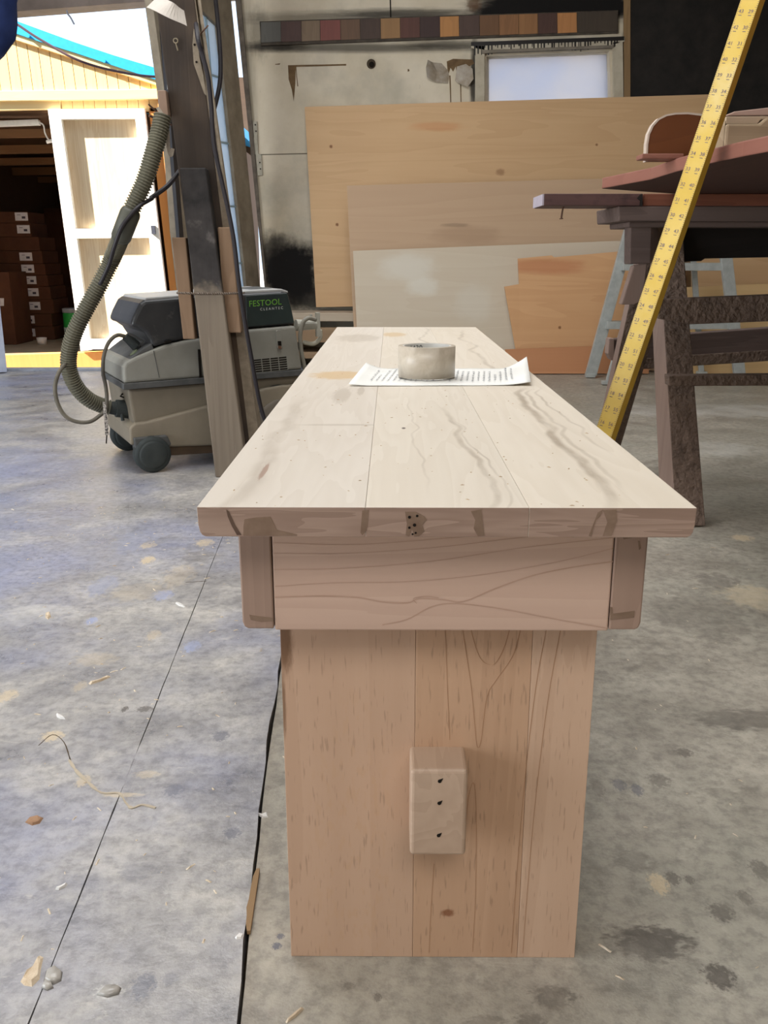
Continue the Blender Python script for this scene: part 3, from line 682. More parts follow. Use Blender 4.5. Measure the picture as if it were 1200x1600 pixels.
# slab legs made of three glued boards each, and the stretcher with its through tenons
LY, LT_ = .074, .042
LW = .1395; TZ0, TZ1 = .1412, .2287
def flame(m, c):
    co = m.co()
    lace = m.noise(m.map(co, (1, 1, .35)), 150, 3, .6)
    b = m.blob(co, (-.075, LY, .11), (.04, .2, .16), .5, .5)
    return m.mix(m.math('MULTIPLY', b, m.rng(lace, .52, .62, 0, .30)), c, S(186, 150, 116))
def kn(pts):
    def fx(m, c):
        for (x, z, rx, rz, a, colr) in pts: c = m.mix(m.math('MULTIPLY', m.blob(m.co(), (x, LY, z), (rx, .2, rz), .4, .4), a), c, colr)
        return c
    return fx
lg1 = wood('leg_board_a', S(197, 165, 140), S(173, 140, 114), 2, 9.0, .7, .45, .5, 1.3, lambda m, c: kn([(-.137, .335, .008, .03, .8, S(104, 72, 46)), (-.1395, .27, .003, .03, .7, S(104, 72, 46))])(m, flame(m, c)), .06, .3, .4)
lg2 = wood('leg_board_b', S(192, 157, 128), S(165, 130, 102), 2, 12.4, .7, .55, .5, 1.5, kn([(.041, .358, .006, .003, .9, S(96, 58, 36)), (.014, .048, .006, .004, .8, S(120, 72, 44))]), .06, .3, .4)
lg3 = wood('leg_board_c', S(197, 166, 141), S(174, 141, 115), 2, 15.0, .7, .5, .5, 1.4, None, .06, .3, .4)
for yy in (LY, BL_ - LY - LT_):
    for (xa, xb, mt) in ((-LW, -.020, lg1), (-.0198, .083, lg2), (.0832, LW, lg3)):
        obj('leg_board', *box(xa, xb, yy, yy + LT_, -.0038, AZT), mt, bench, local=True, bevel=.0004)
mat_lgl = grunge('leg_growth_line', S(150, 112, 82), S(164, 126, 96), 40, .6, .2, 0)
def lline(pts, w):
    q = smoothpath([V(p + (0,)) for p in pts], 6)
    fn = lambda x, y: V(((x - 690.5) / 1780.0, LY - .00025, .3615 - (y - 985) / 1397.0))
    vs = []; fs = []
    for p in q: vs += [fn(p.x - w, p.y), fn(p.x + w, p.y)]
    for i in range(len(q) - 1): fs.append((2 * i, 2 * i + 1, 2 * i + 3, 2 * i + 2))
    obj('growth_line', vs, fs, mat_lgl, bench, local=True)
lline([(737, 990), (745, 1020), (757, 1046), (770, 1055), (782, 1053), (795, 1030), (806, 990)], .5)
lline([(724, 990), (735, 1040), (745, 1090), (752, 1140), (757, 1170), (763, 1160), (770, 1100), (785, 1075), (810, 1040), (822, 990)], .5)
lline([(742, 1290), (745, 1245), (752, 1222), (757, 1245), (760, 1300), (762, 1400), (760, 1486)], .45)
lline([(700, 990), (706, 1080), (712, 1160)], .4); lline([(690, 1345), (686, 1420), (684, 1488)], .4)
lline([(862, 990), (848, 1080), (838, 1200), (832, 1330), (828, 1488)], .5)
lline([(884, 990), (868, 1100), (856, 1250), (850, 1400), (848, 1488)], .45)
m_ten = wood('tenon_wood', S(190, 165, 143), S(160, 135, 114), 1, 18.0, .7, .6, .5, 2.6, None, .05)
st = obj('stretcher', *box(-.0245, .0258, LY - .0385, BL_ - LY + .0385, TZ0, TZ1), m_ten, bench, local=True, bevel=.0035, seg=3)
for zz in (.2176, .1955, .1625):
    q = [V((.0012 + .0018 * math.cos(a), LY - .0388, zz + .0018 * math.sin(a))) for a in [i * .7854 for i in range(8)]]
    q[1] += V((.0016, 0, .0016))
    obj('pin_hole', *prism(q, (0, .001, 0)), mat_dark, st, local=True)
# crumbs of sawdust on the top
q = random.Random(21); vs = []; fs = []
for i in range(150):
    x, y = q.uniform(-.18, .18), q.uniform(.01, 1.0) ** 1.3; r = q.uniform(.0003, .0007); l = r * q.uniform(1, 3.5); a = q.uniform(0, 3.1)
    k = len(vs); c_, s_ = math.cos(a), math.sin(a)
    for (dx, dy) in ((-l, -r), (l, -r), (l, r), (-l, r)): vs.append(V((x + dx * c_ - dy * s_, y + dx * s_ + dy * c_, TOPZ + .0001)))
    vs.append(V((x, y, TOPZ + r * 1.2))); fs += [(k, k + 1, k + 4), (k + 1, k + 2, k + 4), (k + 2, k + 3, k + 4), (k + 3, k, k + 4)]
cr = obj('sawdust', vs, fs, grunge('sawdust', S(206, 182, 148), S(150, 126, 98), 90, .9, .1, 0), None, local=True, kind='stuff')
cr.location = bench.location; cr.rotation_euler = bench.rotation_euler
cr['label'] = 'fine sawdust crumbs scattered on the bench top'; cr['category'] = 'sawdust'

# ---- sheet of paper under the tape
pf = [FL(545, 604, TOPZ), FL(829, 603, TOPZ), FL(822, 577, TOPZ), FL(572, 577, TOPZ)]
NX, NY = 28, 14
def paper_pt(a, b, lift=0.0):
    p = (pf[0].lerp(pf[1], a)).lerp(pf[3].lerp(pf[2], a), b)
    z = TOPZ + .0012
    z += .010 * max(0, (.14 - a) / .14) ** 2 * (.3 + .7 * b) + .020 * max(0, (a - .84) / .16) ** 1.6 * (.25 + .75 * b) + .0004 * math.sin(a * 9 + b * 2) ** 2
    return V((p.x, p.y, z + lift))
pv = [paper_pt(i / NX, k / NY) for k in range(NY + 1) for i in range(NX + 1)]
pfc = [(k * (NX + 1) + i, k * (NX + 1) + i + 1, (k + 1) * (NX + 1) + i + 1, (k + 1) * (NX + 1) + i) for k in range(NY) for i in range(NX)]
pm = M('paper', .7, .2); pm.col(pm.ramp(pm.noise(pm.co(), 12, 2), [(.3, S(222, 222, 217)), (.7, S(230, 230, 225))]))
paper = tag(obj('paper_sheet', pv, pfc, pm.m, smooth=True), 'white sheet of handwritten notes lying under the tape roll', 'paper')
md = paper.modifiers.new('thick', 'SOLIDIFY'); md.thickness = .0006
q = random.Random(5); vs = []; fs = []
for li in range(26):
    a = .10 + li * .032
    if .33 < a < .60 and q.random() < .2: continue
    b = q.uniform(.16, .26); end = q.uniform(.55, .9)
    while b < end:
        L = q.uniform(.05, .14); n = 7; k = len(vs)
        for s in range(n):
            bb = b + L * s / (n - 1); aa = a + .0062 * math.sin(s * 2.1 + li) + q.uniform(-.002, .002)
            vs += [paper_pt(aa - .0022, bb, .0012), paper_pt(aa + .0022, bb, .0012)]
        for s in range(n - 1): fs.append((k + 2 * s, k + 2 * s + 1, k + 2 * s + 3, k + 2 * s + 2))
        b += L + q.uniform(.015, .03)
obj('handwriting', vs, fs, plain('pencil_ink', S(112, 114, 122), .8), paper, kind='stuff')

# ---- packing tape
TC = FL(668.5, 597, TOPZ); TC = V((TC.x + .0, TC.y + .0445, TOPZ + .0030)); TR, THH = .0445, .0485
tape = thing('tape_roll', 'roll of clear packing tape standing on the handwritten sheet', 'tape', TC)
tm = M('packing_tape', .42, .4); c = tm.ramp(tm.noise(tm.co(), 40, 4, .6, .8), [(.35, S(176, 164, 147)), (.65, S(194, 184, 168))]); tm.col(c)
tm.b.inputs['Coat Weight'].default_value = .15; tm.b.inputs['Coat Roughness'].default_value = .05
obj('tape_winding', *lathe([(TR - .006, 0), (TR, 0.0004), (TR, THH - .0004), (TR - .006, THH)], TC, seg=64, closed=True), tm.m, tape, smooth=False)
for f in tape.children[0].data.polygons: f.use_smooth = abs(f.normal.z) < .5
core = obj('cardboard_core', *lathe([(TR - .0090, .0003), (TR - .0061, .0003), (TR - .0061, THH - .0005), (TR - .0090, THH - .0005)], TC, seg=64, closed=True), plain('core_card', S(206, 204, 198), .6), tape)
def core_fn(x, y):
    ang = math.radians(118) - x / (TR - .0092); return V((TC.x + (TR - .0092) * math.cos(ang), TC.y + (TR - .0092) * math.sin(ang), TC.z + THH - .0075 + y))
obj('core_print', *text_geo('1430', .012, core_fn), plain('print_black', S(24, 30, 40), .6), core)

# ================================================================== BACK OF THE SHOP
# ---- stain sample board
strip_x = [407.5, 438.8, 470.8, 500, 532, 562.5, 594.5, 625, 655.8, 687, 717, 749, 779.5, 810, 840, 870.4, 901, 964]
cols = [(92, 90, 84), (84, 60, 54), (126, 106, 84), (122, 70, 62), (106, 80, 60), (76, 58, 48), (150, 114, 74), (94, 60, 50), (66, 48, 44), (182, 130, 78), (84, 66, 58), (116, 84, 58), (148, 106, 70), (152, 110, 72), (86, 62, 54), (190, 134, 84), (76, 66, 56)]
sy = lambda x: 35.2 - (x - 407) * .0313
sb = thing('stain_sample_board', 'long board of seventeen stained wood samples on the wall above the window', 'sample board', P(686, 45, YW))
obj('backing_board', *prism([P(406, sy(406) - 1, YW), P(965, sy(965) - 1, YW), P(965, sy(965) + 35, YW), P(408, sy(408) + 37, YW)], (0, -.014, 0)), grunge('backing_dark', S(60, 54, 48), S(84, 76, 66), 20, .8, .2, .1), sb, bevel=.002)
for i, cc in enumerate(cols):
    a, b = strip_x[i] + .35, strip_x[i + 1] - .35
    mt = wood('stain_%d' % i, S(*cc), S(*[int(x * .8) for x in cc]), 2, i * 1.3, .3, .6, .55, 2, None, .05)
    obj('stain_sample', *prism([P(a, sy(a), YW - .014), P(b, sy(b), YW - .014), P(b + .5, sy(b) + 31, YW - .014), P(a + .5, sy(a) + 31.5, YW - .014)], (0, -.004, 0)), mt, sb)

# ---- low shelf
shelf = thing('low_shelf', 'low plank shelf along the back wall under the plywood', 'shelf', P(510, 560, 5.7))
mat_sh = wood('shelf_wood', S(160, 134, 104), S(120, 96, 72), 0, 21, .5, .6, .7)
zsh = P(510, 489, 5.55).z
obj('shelf_top', *box(P(438, 500, 5.55).x, 2.1, 5.55, 5.88, zsh - .05, zsh), wood('shelf_top_wood', S(186, 172, 152), S(160, 140, 116), 0, 22, .5, .5, .7), shelf, bevel=.003)
obj('shelf_front', *box(P(438, 500, 5.57).x, 2.1, 5.57, 5.61, .16, .25), mat_sh, shelf, bevel=.003)
obj('shelf_lower_plank', *box(P(438, 500, 5.55).x, 2.1, 5.59, 5.88, .06, .10), mat_sh, shelf, bevel=.003)
for xx in (P(440, 500, 5.6).x, .2, 2.05): obj('shelf_support', *box(xx, xx + .045, 5.62, 5.88, 0, zsh - .05), mat_sh, shelf)

# ---- sheets leaning on the wall
def sheet(name, label, pts, th, mat, cat='plywood'):
    """outline in pixels with a depth for each corner; thickness goes towards the wall"""
    v, f = prism([P(x, y, Y) for x, y, Y in pts], (0, th, 0)); o = obj(name, v, f, mat)
    return tag(o, label, cat)
def ply_extra(knots, Y):
    def fx(m, c):
        for (px, py, rx, ry, a, colr) in knots:
            p = P(px, py, Y); k = Y / 1450
            c = m.mix(m.math('MULTIPLY', m.blob(m.co(), tuple(p), (rx * k, 3, ry * k), .4, .4), a), c, colr)
        return c
    return fx
KN = S(120, 78, 44)
mp1 = wood('ply_big', S(212, 178, 136), S(188, 150, 108), 0, 31, .35, .55, .6, .9, ply_extra([(510, 214, 2.5, 2.5, .9, KN), (521, 347, 2.5, 2.5, .9, KN), (797, 258, 7, 5, .5, KN), (961, 211, 2, 2, .8, KN), (690, 180, 40, 7, .35, S(196, 122, 66))], 5.4), .05)
mp2 = wood('ply_brown', S(190, 162, 132), S(168, 138, 110), 0, 33, .35, .4, .6, .7, ply_extra([(740, 365, 55, 14, .22, S(120, 84, 56)), (720, 348, 22, 3, .35, S(80, 60, 44))], 5.2), .05)
mp3 = wood('ply_white', S(204, 192, 172), S(186, 168, 144), 0, 35, .35, .45, .6, .8, ply_extra([(640, 420, 45, 22, .55, S(214, 210, 198)), (665, 452, 26, 14, .6, S(216, 212, 200)), (750, 480, 30, 30, .3, S(214, 210, 198))], 5.1), .05)
mp4 = wood('ply_orange', S(210, 166, 122), S(188, 140, 96), 0, 37, .35, .6, .6, .9, ply_extra([(870, 418, 70, 12, .5, S(172, 98, 62)), (895, 520, 2.5, 2.5, .9, KN)], 5.0), .05)
mp5 = wood('ply_red', S(196, 142, 102), S(172, 116, 78), 0, 39, .35, .6, .6, .9, None, .05)
mp6 = wood('ply_pale', S(222, 190, 140), S(196, 158, 106), 0, 41, .35, .4, .6, .9, None, .05)
sheet('plywood_sheet', 'largest tan plywood sheet leaning across the wall under the window', [(476, 167, 5.87), (1122, 147, 5.87), (1136, 468, 5.78), (494, 480, 5.78)], .012, mp1)
def grounded(x, Y):                      # the picture row where the floor lies at depth Y
    lo, hi = 420.0, 900.0
    for _ in range(40):
        mid = (lo + hi) / 2
        if P(x, mid, Y).z > 0.001: lo = mid
        else: hi = mid
    return lo
def gp(x, Y): return (x, grounded(x, Y), Y)
sheet('plywood_sheet', 'greyish brown sheet leaning in front of the largest plywood', [(542, 290, 5.62), (1060, 276, 5.62), gp(1074, 5.46), gp(556, 5.46)], .018, mp2)
sheet('plywood_sheet', 'whitewashed pale sheet with smeared patches, behind the bench far end', [(551.5, 392, 5.48), (976, 376, 5.48), gp(990, 5.42), gp(561, 5.42)], .012, mp3)
sheet('plywood_sheet', 'orange plywood offcut with a notched left edge', [(809, 404, 5.40), (862, 399, 5.40), (866, 402, 5.40), (1000, 390, 5.40), gp(1010, 5.37), gp(812, 5.37), (788, 448, 5.395), (811, 444, 5.397)], .010, mp4)
sheet('plywood_strip', 'low reddish plywood strip standing on the floor before the notched offcut', [(789, 546, 5.335), (1012, 538, 5.335), gp(1014, 5.32), gp(797, 5.32)], .010, mp5)
sheet('plywood_sheet', 'tan board behind the ladder beneath the table', [(1080, 300, 5.60), (1420, 290, 5.60), gp(1430, 5.44), gp(1082, 5.44)], .012, mp1)
sheet('plywood_sheet', 'pale yellow board standing low behind the ladder', [(1066, 449, 5.36), (1420, 434, 5.36), gp(1430, 5.32), gp(1070, 5.32)], .010, mp6)

# ---- aluminium step ladder
ma = grunge('ladder_aluminium', S(186, 190, 186), S(162, 166, 163), 20, .42, .5, .05, .25)
YL = 5.05
ld0 = FL(930, 578); 
lad = thing('step_ladder', 'grey aluminium step ladder open before the plywood sheets', 'ladder', V((P(1040, 560, YL).x, YL, 0)))
def lb(name, a, b, w, h, up=(0, 1, 0)): return obj(name, *beam(a, b, w, h, up), ma, lad, bevel=.002)
foot = lambda x, Y: P(x, grounded(x, Y), Y) + V((0, 0, .0))
fl_ = foot(922, 5.16); fr_ = foot(1156, 5.10)
tl_ = P(992, 330, 5.16); tr_ = P(1126, 330, 5.10)
def rail_l(name, a, b): 
    return lb(name, a + (b - a).normalized() * .012, b, .062, .03)
rail_l('front_rail', fl_, tl_); rail_l('front_rail', fr_, tr_)
for (ya, yb) in ((408, 420), (498, 516)):
    def at(A, B, y):
        lo, hi = 0.0, 1.0
        pts = [A.lerp(B, i / 60) for i in range(61)]
        tgt = P(1000, y, 5.13).z
        return min(pts, key=lambda p: abs(p.z - tgt))
    a, b = at(fl_, tl_, ya + 3), at(fr_, tr_, ya + 3)
    v, f = box(a.x, b.x, 5.10, 5.20, a.z - .042, a.z); obj('step', v, f, ma, lad, bevel=.002)
lb('rear_leg', foot(948, 4.86) , P(1015, 360, 5.02), .022, .02); lb('rear_leg', foot(1096, 5.26) , P(1078, 330, 5.24), .03, .02)
for p in (foot(948, 4.86), foot(922, 5.16), foot(1156, 5.10), foot(1096, 5.26)):
    obj('ladder_foot', *box(p.x - .028, p.x + .028, p.y - .02, p.y + .02, 0, .022), ma if p.x > -9 else ma, lad, bevel=.003)

# ================================================================== THE TIMBER POST
post_f = FL(340, 742)
YP = 2.72
post = thing('timber_post', 'rough timber prop with bound side blocks beside the vacuum cleaner', 'post', (P(355, 735, 2.78).x, 2.80, 0))
def zpt(pa, pb, Y, z):
    a, b = P(*pa, Y), P(*pb, Y); t = (z - a.z) / (b.z - a.z); return a.lerp(b, t)
def strip_post(name, la, lb_, ra, rb, Y, th, z0, z1, mat, bevel=.003, parent=post):
    """upright board: left and right picture edges given by two pixels each, cut at heights z0 and z1"""
    pts = [zpt(la, lb_, Y, z0), zpt(ra, rb, Y, z0), zpt(ra, rb, Y, z1), zpt(la, lb_, Y, z1)]
    return obj(name, *prism(pts, (0, th, 0)), mat, parent, bevel=bevel)
def post_fx(m, c):
    z = m.sep(m.co())[2]
    c = m.mix(m.rng(m.noise(m.co(), 4, 3, .5), .35, .6, 0, .75), c, S(48, 42, 38))
    n = m.noise(m.map(m.co(), (1, 1, .3)), 9, 5, .6)
    return m.mix(m.rng(n, .5, .7, 0, .5), c, S(44, 38, 34))
mat_post = wood('old_post', S(92, 76, 60), S(60, 48, 38), 2, 51, .6, .8, .8, 1.2, post_fx, .3)
def fb_fx(m, c):
    z = m.sep(m.co())[2]
    n = m.noise(m.co(), 9, 5, .6)
    c = m.mix(m.rng(m.math('ADD', z, m.math('MULTIPLY', n, .18)), .66, .70, 0, 1), c, m.ramp(n, [(.35, S(30, 27, 26)), (.62, S(58, 54, 52)), (.75, S(110, 104, 100))]))
    return c
mat_fb = wood('front_board', S(132, 120, 104), S(98, 86, 74), 2, 53, .6, .7, .75, 1.6, fb_fx, .3)
mat_blk = wood('side_block', S(142, 116, 92), S(106, 84, 64), 2, 55, .6, .6, .8, 1.3, None, .3)
mat_paint = grunge('peeling_paint', S(150, 138, 120), S(122, 110, 94), 30, .8, .2, .2)
ztop = 2.9
strip_post('post_body', (243, 0), (278, 262), (304, 0), (345, 330), 2.765, .095, 0, ztop, mat_post)
strip_post('paint_skin', (304.5, 0), (345.5, 330), (313, 60), (352, 330), 2.767, .09, .0, ztop, mat_paint, .002)
zb = zpt((279, 264), (336, 742), YP, 0).z
zt = P(305, 262, YP).z
strip_post('front_board', (280, 264), (336, 742), (322, 264), (362, 560), YP, .042, 0, zt, mat_fb, .004)
strip_post('side_block', (268, 372), (286, 530), (290, 372), (305, 530), 2.735, .04, P(290, 530, 2.735).z, P(280, 371, 2.735).z, mat_blk)
strip_post('side_block', (340, 356), (352, 520), (361, 356), (377, 520), 2.735, .04, P(360, 520, 2.735).z, P(350, 355, 2.735).z, mat_blk)
strip_post('rear_board', (352, 520), (374, 720), (366, 520), (387, 700), 2.775, .04, 0, P(350, 470, 2.775).z, mat_blk)
# twisted binding wire
wire = []
for kx in range(2):
    pts = [];
    for i in range(121):
        t = i / 120; x = 276 + 106 * t; y = 457.5 + 1.5 * math.sin(t * 3.0); p = P(x, y, 2.712)
        pts.append(p + V((0, math.cos(i * .8 + kx * math.pi) * .0016, math.sin(i * .8 + kx * math.pi) * .0022)))
    wire.append(tube(pts, .0018, 5))
obj('binding_wire', *join(wire), plain('wire_steel', S(120, 108, 96), .45, .5, .6), post)
# eye screw, nails, peeling strip, small block, strap
mat_nail = plain('nail_rust', S(96, 70, 56), .6, .4, .4)
es = P(275, 64, 2.76); ring = [es + V((.006 * math.cos(a), -.003, .006 * math.sin(a))) for a in [i * .449 for i in range(15)]]
obj('eye_screw', *join([tube(ring, .0018, 6), tube([es + V((0, -.003, -.006)), P(278, 79, 2.76)], .0018, 6)]), plain('eye_brass', S(140, 128, 104), .5), post)
obj('nail', *tube([P(307, 60, 2.77), P(325, 40, 2.73)], .0022, 6), mat_nail, post)
obj('nail', *tube([P(262, 190, 2.75), P(233, 181, 2.70)], .003, 6), mat_nail, post)
obj('nail', *tube([P(268, 196, 2.75), P(232, 163, 2.70)], .0022, 6), mat_nail, post)
obj('paint_strip', *prism([P(x, y, 2.758) for x, y in [(303, 45), (308, 52), (312, 90), (318, 118), (323, 150), (319, 146), (310, 120), (303, 100), (301, 70)]], (0, -.003, 0)), mat_paint, post)
for (x, y) in ((304, 70), (307, 97)): p = P(x, y, 2.755); obj('nail_hole', *cyl(p, p - V((0, .002, 0)), .003, 8), mat_dark, post)
obj('hose_block', *prism([P(x, y, 2.74) for x, y in [(246, 141), (259, 141), (263, 180), (249, 180)]], (0, .04, 0)), wood('hose_block', S(140, 116, 98), S(112, 90, 74), 2, 58), post, bevel=.002)
def ribbon(cent, w, nrm, th=.0012):
    rings = []
    for i, p in enumerate(cent):
        d = (cent[min(i + 1, len(cent) - 1)] - cent[max(i - 1, 0)]).normalized(); n = V(nrm[i] if isinstance(nrm, list) else nrm).normalized(); s_ = d.cross(n).normalized() * w / 2; n = n * th
        rings.append([p + s_ + n, p - s_ + n, p - s_, p + s_])
    return loft(rings)
obj('hanging_strap', *ribbon(smoothpath([P(246, 168, 2.72), P(256, 184, 2.715), P(262, 205, 2.715), P(263, 230, 2.715), P(267, 243, 2.715), P(270, 232, 2.72)], 6), .010, (.3, -1, .2)), grunge('strap_grey', S(150, 140, 126), S(120, 110, 98), 40, .8, .2, .1), post)
# curled white tag at the top
tg = []
for i in range(13):
    t = i / 12; x = 238 + 52 * t; y = 3 + 26 * t ** 1.15; tg.append(P(x, y, 2.725 - .03 * math.sin(t * math.pi)))
tagc = tag(obj('paper_tag', *ribbon(tg, .046, (.1, -1, .45), .001), grunge('tag_white', S(190, 182, 172), S(168, 160, 150), 12, .7, .3, .05), smooth=False), 'curled white strip stuck to the top of the timber post', 'tag')

# ---- black cables hanging beside the post
mat_cab = plain('black_rubber', S(36, 32, 36), .5, .4)
tag(obj('hanging_cable', *tube(smoothpath([P(332, -160, 2.92), P(334, -40, 2.92), P(340, 30, 2.92), P(344, 80, 2.91), P(344, 125, 2.90), P(336, 165, 2.89), P(323, 201, 2.875), P(300, 230, 2.875), P(284, 262, 2.875), P(262, 290, 2.74), P(235, 310, 2.71)], 8), .0068, 8), mat_cab), 'black cable looping behind the post towards the hose', 'cable')
tag(obj('hanging_cable', *tube(smoothpath([P(300, -160, 2.90), P(303, -20, 2.88), P(308, 52, 2.74), P(316, 85, 2.735), P(325, 120, 2.735), P(330, 165, 2.735), P(332, 200, 2.73), P(336, 235, 2.725), P(348, 290, 2.72), P(358, 335, 2.715), P(366, 380, 2.71), P(373, 440, 2.70), P(384, 510, 2.70), P(393, 560, 2.705), P(401, 605, 2.71), P(410, 645, 2.72), P(424, 680, 2.72), P(436, 720, 2.66)], 8), .0066, 8), mat_cab), 'long black cable hanging down the right side of the post', 'cable')

# ---- dark blue cloth at the top left
cl = []
for i in range(9):
    t = i / 8; c0 = P(-16 - 10 * t, -90 + 176 * t, 3.0); r = .115 * (1 - .28 * t) if t < .9 else .06
    cl.append([c0 + V((r * (1 + .12 * math.sin(3 * a + i)) * math.cos(a), r * .6 * math.sin(a), .01 * math.sin(4 * a + i))) for a in [k * .3927 for k in range(16)]])
top = [p + V((0, 0, ztop - cl[0][0].z)) for p in cl[0]]
tag(obj('blue_cloth', *loft([top] + cl), grunge('navy_cloth', S(24, 34, 66), S(40, 56, 104), 6, .8, .2, .2), smooth=True), 'dark navy bundled cloth hanging at the top left corner', 'cloth')

# ================================================================== DUST EXTRACTOR
VO = V((-.80, 2.775, 0)); VA = math.atan2(.455, .89); VD = V((math.cos(VA), math.sin(VA), 0)); VN = V((-VD.y, VD.x, 0))
vac = thing('dust_extractor', 'grey wheeled dust extractor with black lid and green lettering behind the post', 'vacuum cleaner', VO, VA)
def vs_(px, py, dep=0.0):                       # picture point on the machine's near side -> (along, up)
    p = onplane(px, py, VO + VN * dep, VN); return (p - VO).dot(VD), p.z
def vpoly(name, pts, d0, d1, mat, bevel=.006, parent=vac, seg=3, **k):
    q = [vs_(x, y, d0) for x, y in pts]
    return obj(name, *prism([V((s, d0, z)) for s, z in q], (0, d1 - d0, 0)), mat, parent, local=True, bevel=bevel, seg=seg, **k)
mat_vg = grunge('vac_grey', S(144, 143, 134), S(124, 122, 112), 5, .55, .4, .04)
mat_vl = grunge('vac_lower', S(136, 127, 110), S(116, 108, 93), 5, .6, .35, .05)
mat_vch = grunge('vac_chassis', S(146, 136, 118), S(126, 117, 101), 5, .6, .35, .05)
mat_vband = grunge('vac_band', S(70, 72, 72), S(92, 92, 90), 20, .6, .3, .05)
def lidfx(m, c):
    n = m.noise(m.co(), 14, 5, .7)
    return m.mix(m.rng(n, .56, .74, 0, .5), c, S(120, 116, 108))
mat_vlid = grunge('vac_lid', S(40, 42, 44), S(58, 58, 58), 8, .38, .45, .03, extra=lidfx)
mat_vlidg = grunge('vac_lid_panel', S(34, 46, 46), S(44, 56, 54), 8, .4, .45, .03)
mat_vrub = grunge('vac_rubber', S(46, 52, 52), S(62, 66, 64), 12, .7, .3, .05)
WD = .37
vpoly('lower_container', [(199, 608), (474, 585), (474, 690), (380, 695), (212, 676), (206, 650)], .018, WD - .018, mat_vl, .01)
vpoly('chassis', [(202, 668), (212, 661), (230, 659), (316, 636), (378, 622), (412, 607), (440, 602), (474, 600), (474, 634), (440, 629), (420, 634), (403, 645), (391, 662), (385, 680), (383, 694), (320, 697), (260, 699), (255, 690), (240, 684), (205, 697), (203, 690)], 0.0, WD, mat_vch, .008)
vpoly('under_tray', [(262, 697), (384, 692), (384, 700), (330, 708), (265, 712)], .012, WD - .012, grunge('vac_tray', S(104, 86, 68), S(84, 70, 56), 8, .7, .2, .05), .002)
vpoly('seal_band', [(193, 600), (475, 577.5), (475, 586.5), (193, 609.5)], -.003, WD + .003, mat_vband, .002)
up = vpoly('upper_housing', [(193.5, 600), (192, 574), (197, 565), (215, 556), (238, 546.5), (262, 538), (290, 532), (318, 528), (388, 515), (462, 508.5), (467, 540), (473, 577.5)], .004, WD - .004, mat_vg, .010)
vpoly('control_panel', [(193, 572), (204, 560), (222, 546), (237, 536.5), (241, 546), (222, 553), (206, 563), (196, 574)], .012, WD - .012, mat_vband, .003)
lid = vpoly('lid', [(239, 544), (234, 532), (226, 520), (216, 513), (204, 509), (209, 494), (219, 474), (226, 469), (318, 461), (388, 458), (440, 455), (451, 457.5), (456, 478), (462, 507), (388, 513), (318, 526), (290, 530), (262, 536)], .010, WD - .010, mat_vlid, .012)
vpoly('lid_panel', [(384, 462), (449, 458), (454, 478), (459.5, 504), (386, 511)], .0085, .02, mat_vlidg, .002)
vpoly('lid_cap', [(226, 469.5), (228, 465), (318, 458.5), (440, 451.5), (450, 455), (450.5, 457.5), (318, 462)], .02, WD - .02, plain('lid_cap_grey', S(170, 170, 168), .45), .004)
vpoly('lid_handle', [(388, 457), (391, 452), (425, 449.5), (432, 453)], .10, WD - .10, mat_vband, .003)
vpoly('housing_notch', [(258, 534), (268, 531.5), (268, 534.5), (258, 537)], .0, .012, mat_dark, 0)
vpoly('side_rib', [(309.5, 546), (313, 546), (316, 597), (312.5, 597)], -.001, .012, mat_dark, 0)
vpoly('panel_seam', [(239.5, 548), (240.6, 548), (249.5, 590), (248.5, 590)], .003, .006, mat_vband, 0)
lt = vpoly('latch', [(431, 519), (433, 516), (439, 516), (441, 519), (442, 541), (440, 545), (435, 546), (433, 543)], -.001, .006, mat_vg, .001)
vpoly('latch_hole', [(434, 533), (439.5, 533), (440, 540), (434.5, 540)], -.002, .0, mat_dark, 0, lt)
vpoly('latch_pin', [(434.8, 540.5), (439.6, 540.5), (439.8, 545), (435.2, 545)], -.003, .0, plain('latch_copper', S(110, 78, 60), .5), 0, lt)
vpoly('grille_plate', [(381.5, 562.5), (448.5, 556), (450.5, 578), (383, 585)], .0025, .008, mat_vg, .0)
slots = []
for r_ in range(6):
    for c_ in range(5):
        xa = 383 + c_ * 13.2; xb = xa + 11.6
        yy = lambda x: 563.5 + r_ * 3.55 - (x - 383) * .098
        sft = r_ * .35
        q = [vs_(x + sft, y, .002) for x, y in ((xa, yy(xa)), (xb, yy(xb)), (xb, yy(xb) + 1.9), (xa, yy(xa) + 1.9))]
        slots.append(prism([V((s, .0015, z)) for s, z in q], (0, .003, 0)))
obj('vent_slots', *join(slots), mat_dark, vac, local=True)
def vtext(body, cx, cy, ux, uy, size, mat):
    o = onplane(cx, cy, VO + VN * .0078, VN); u = (onplane(ux, uy, VO + VN * .0078, VN) - o).normalized(); n = VN; w = V((0, 0, 1))
    loc = lambda p: V(((p - VO).dot(VD), (p - VO).dot(VN), p.z))
    obj('lettering', *text_geo(body, size, lambda x, y: loc(o + u * x + w * y)), mat, lid, local=True)
import_w = .0
vtext('FESTOOL', 414.5, 473.5, 440, 471.6, .0272, plain('letter_green', S(112, 170, 62), .5))
vtext('C L E A N T E C', 424.5, 482.3, 440, 481.2, .0116, plain('letter_white', S(205, 208, 204), .5))
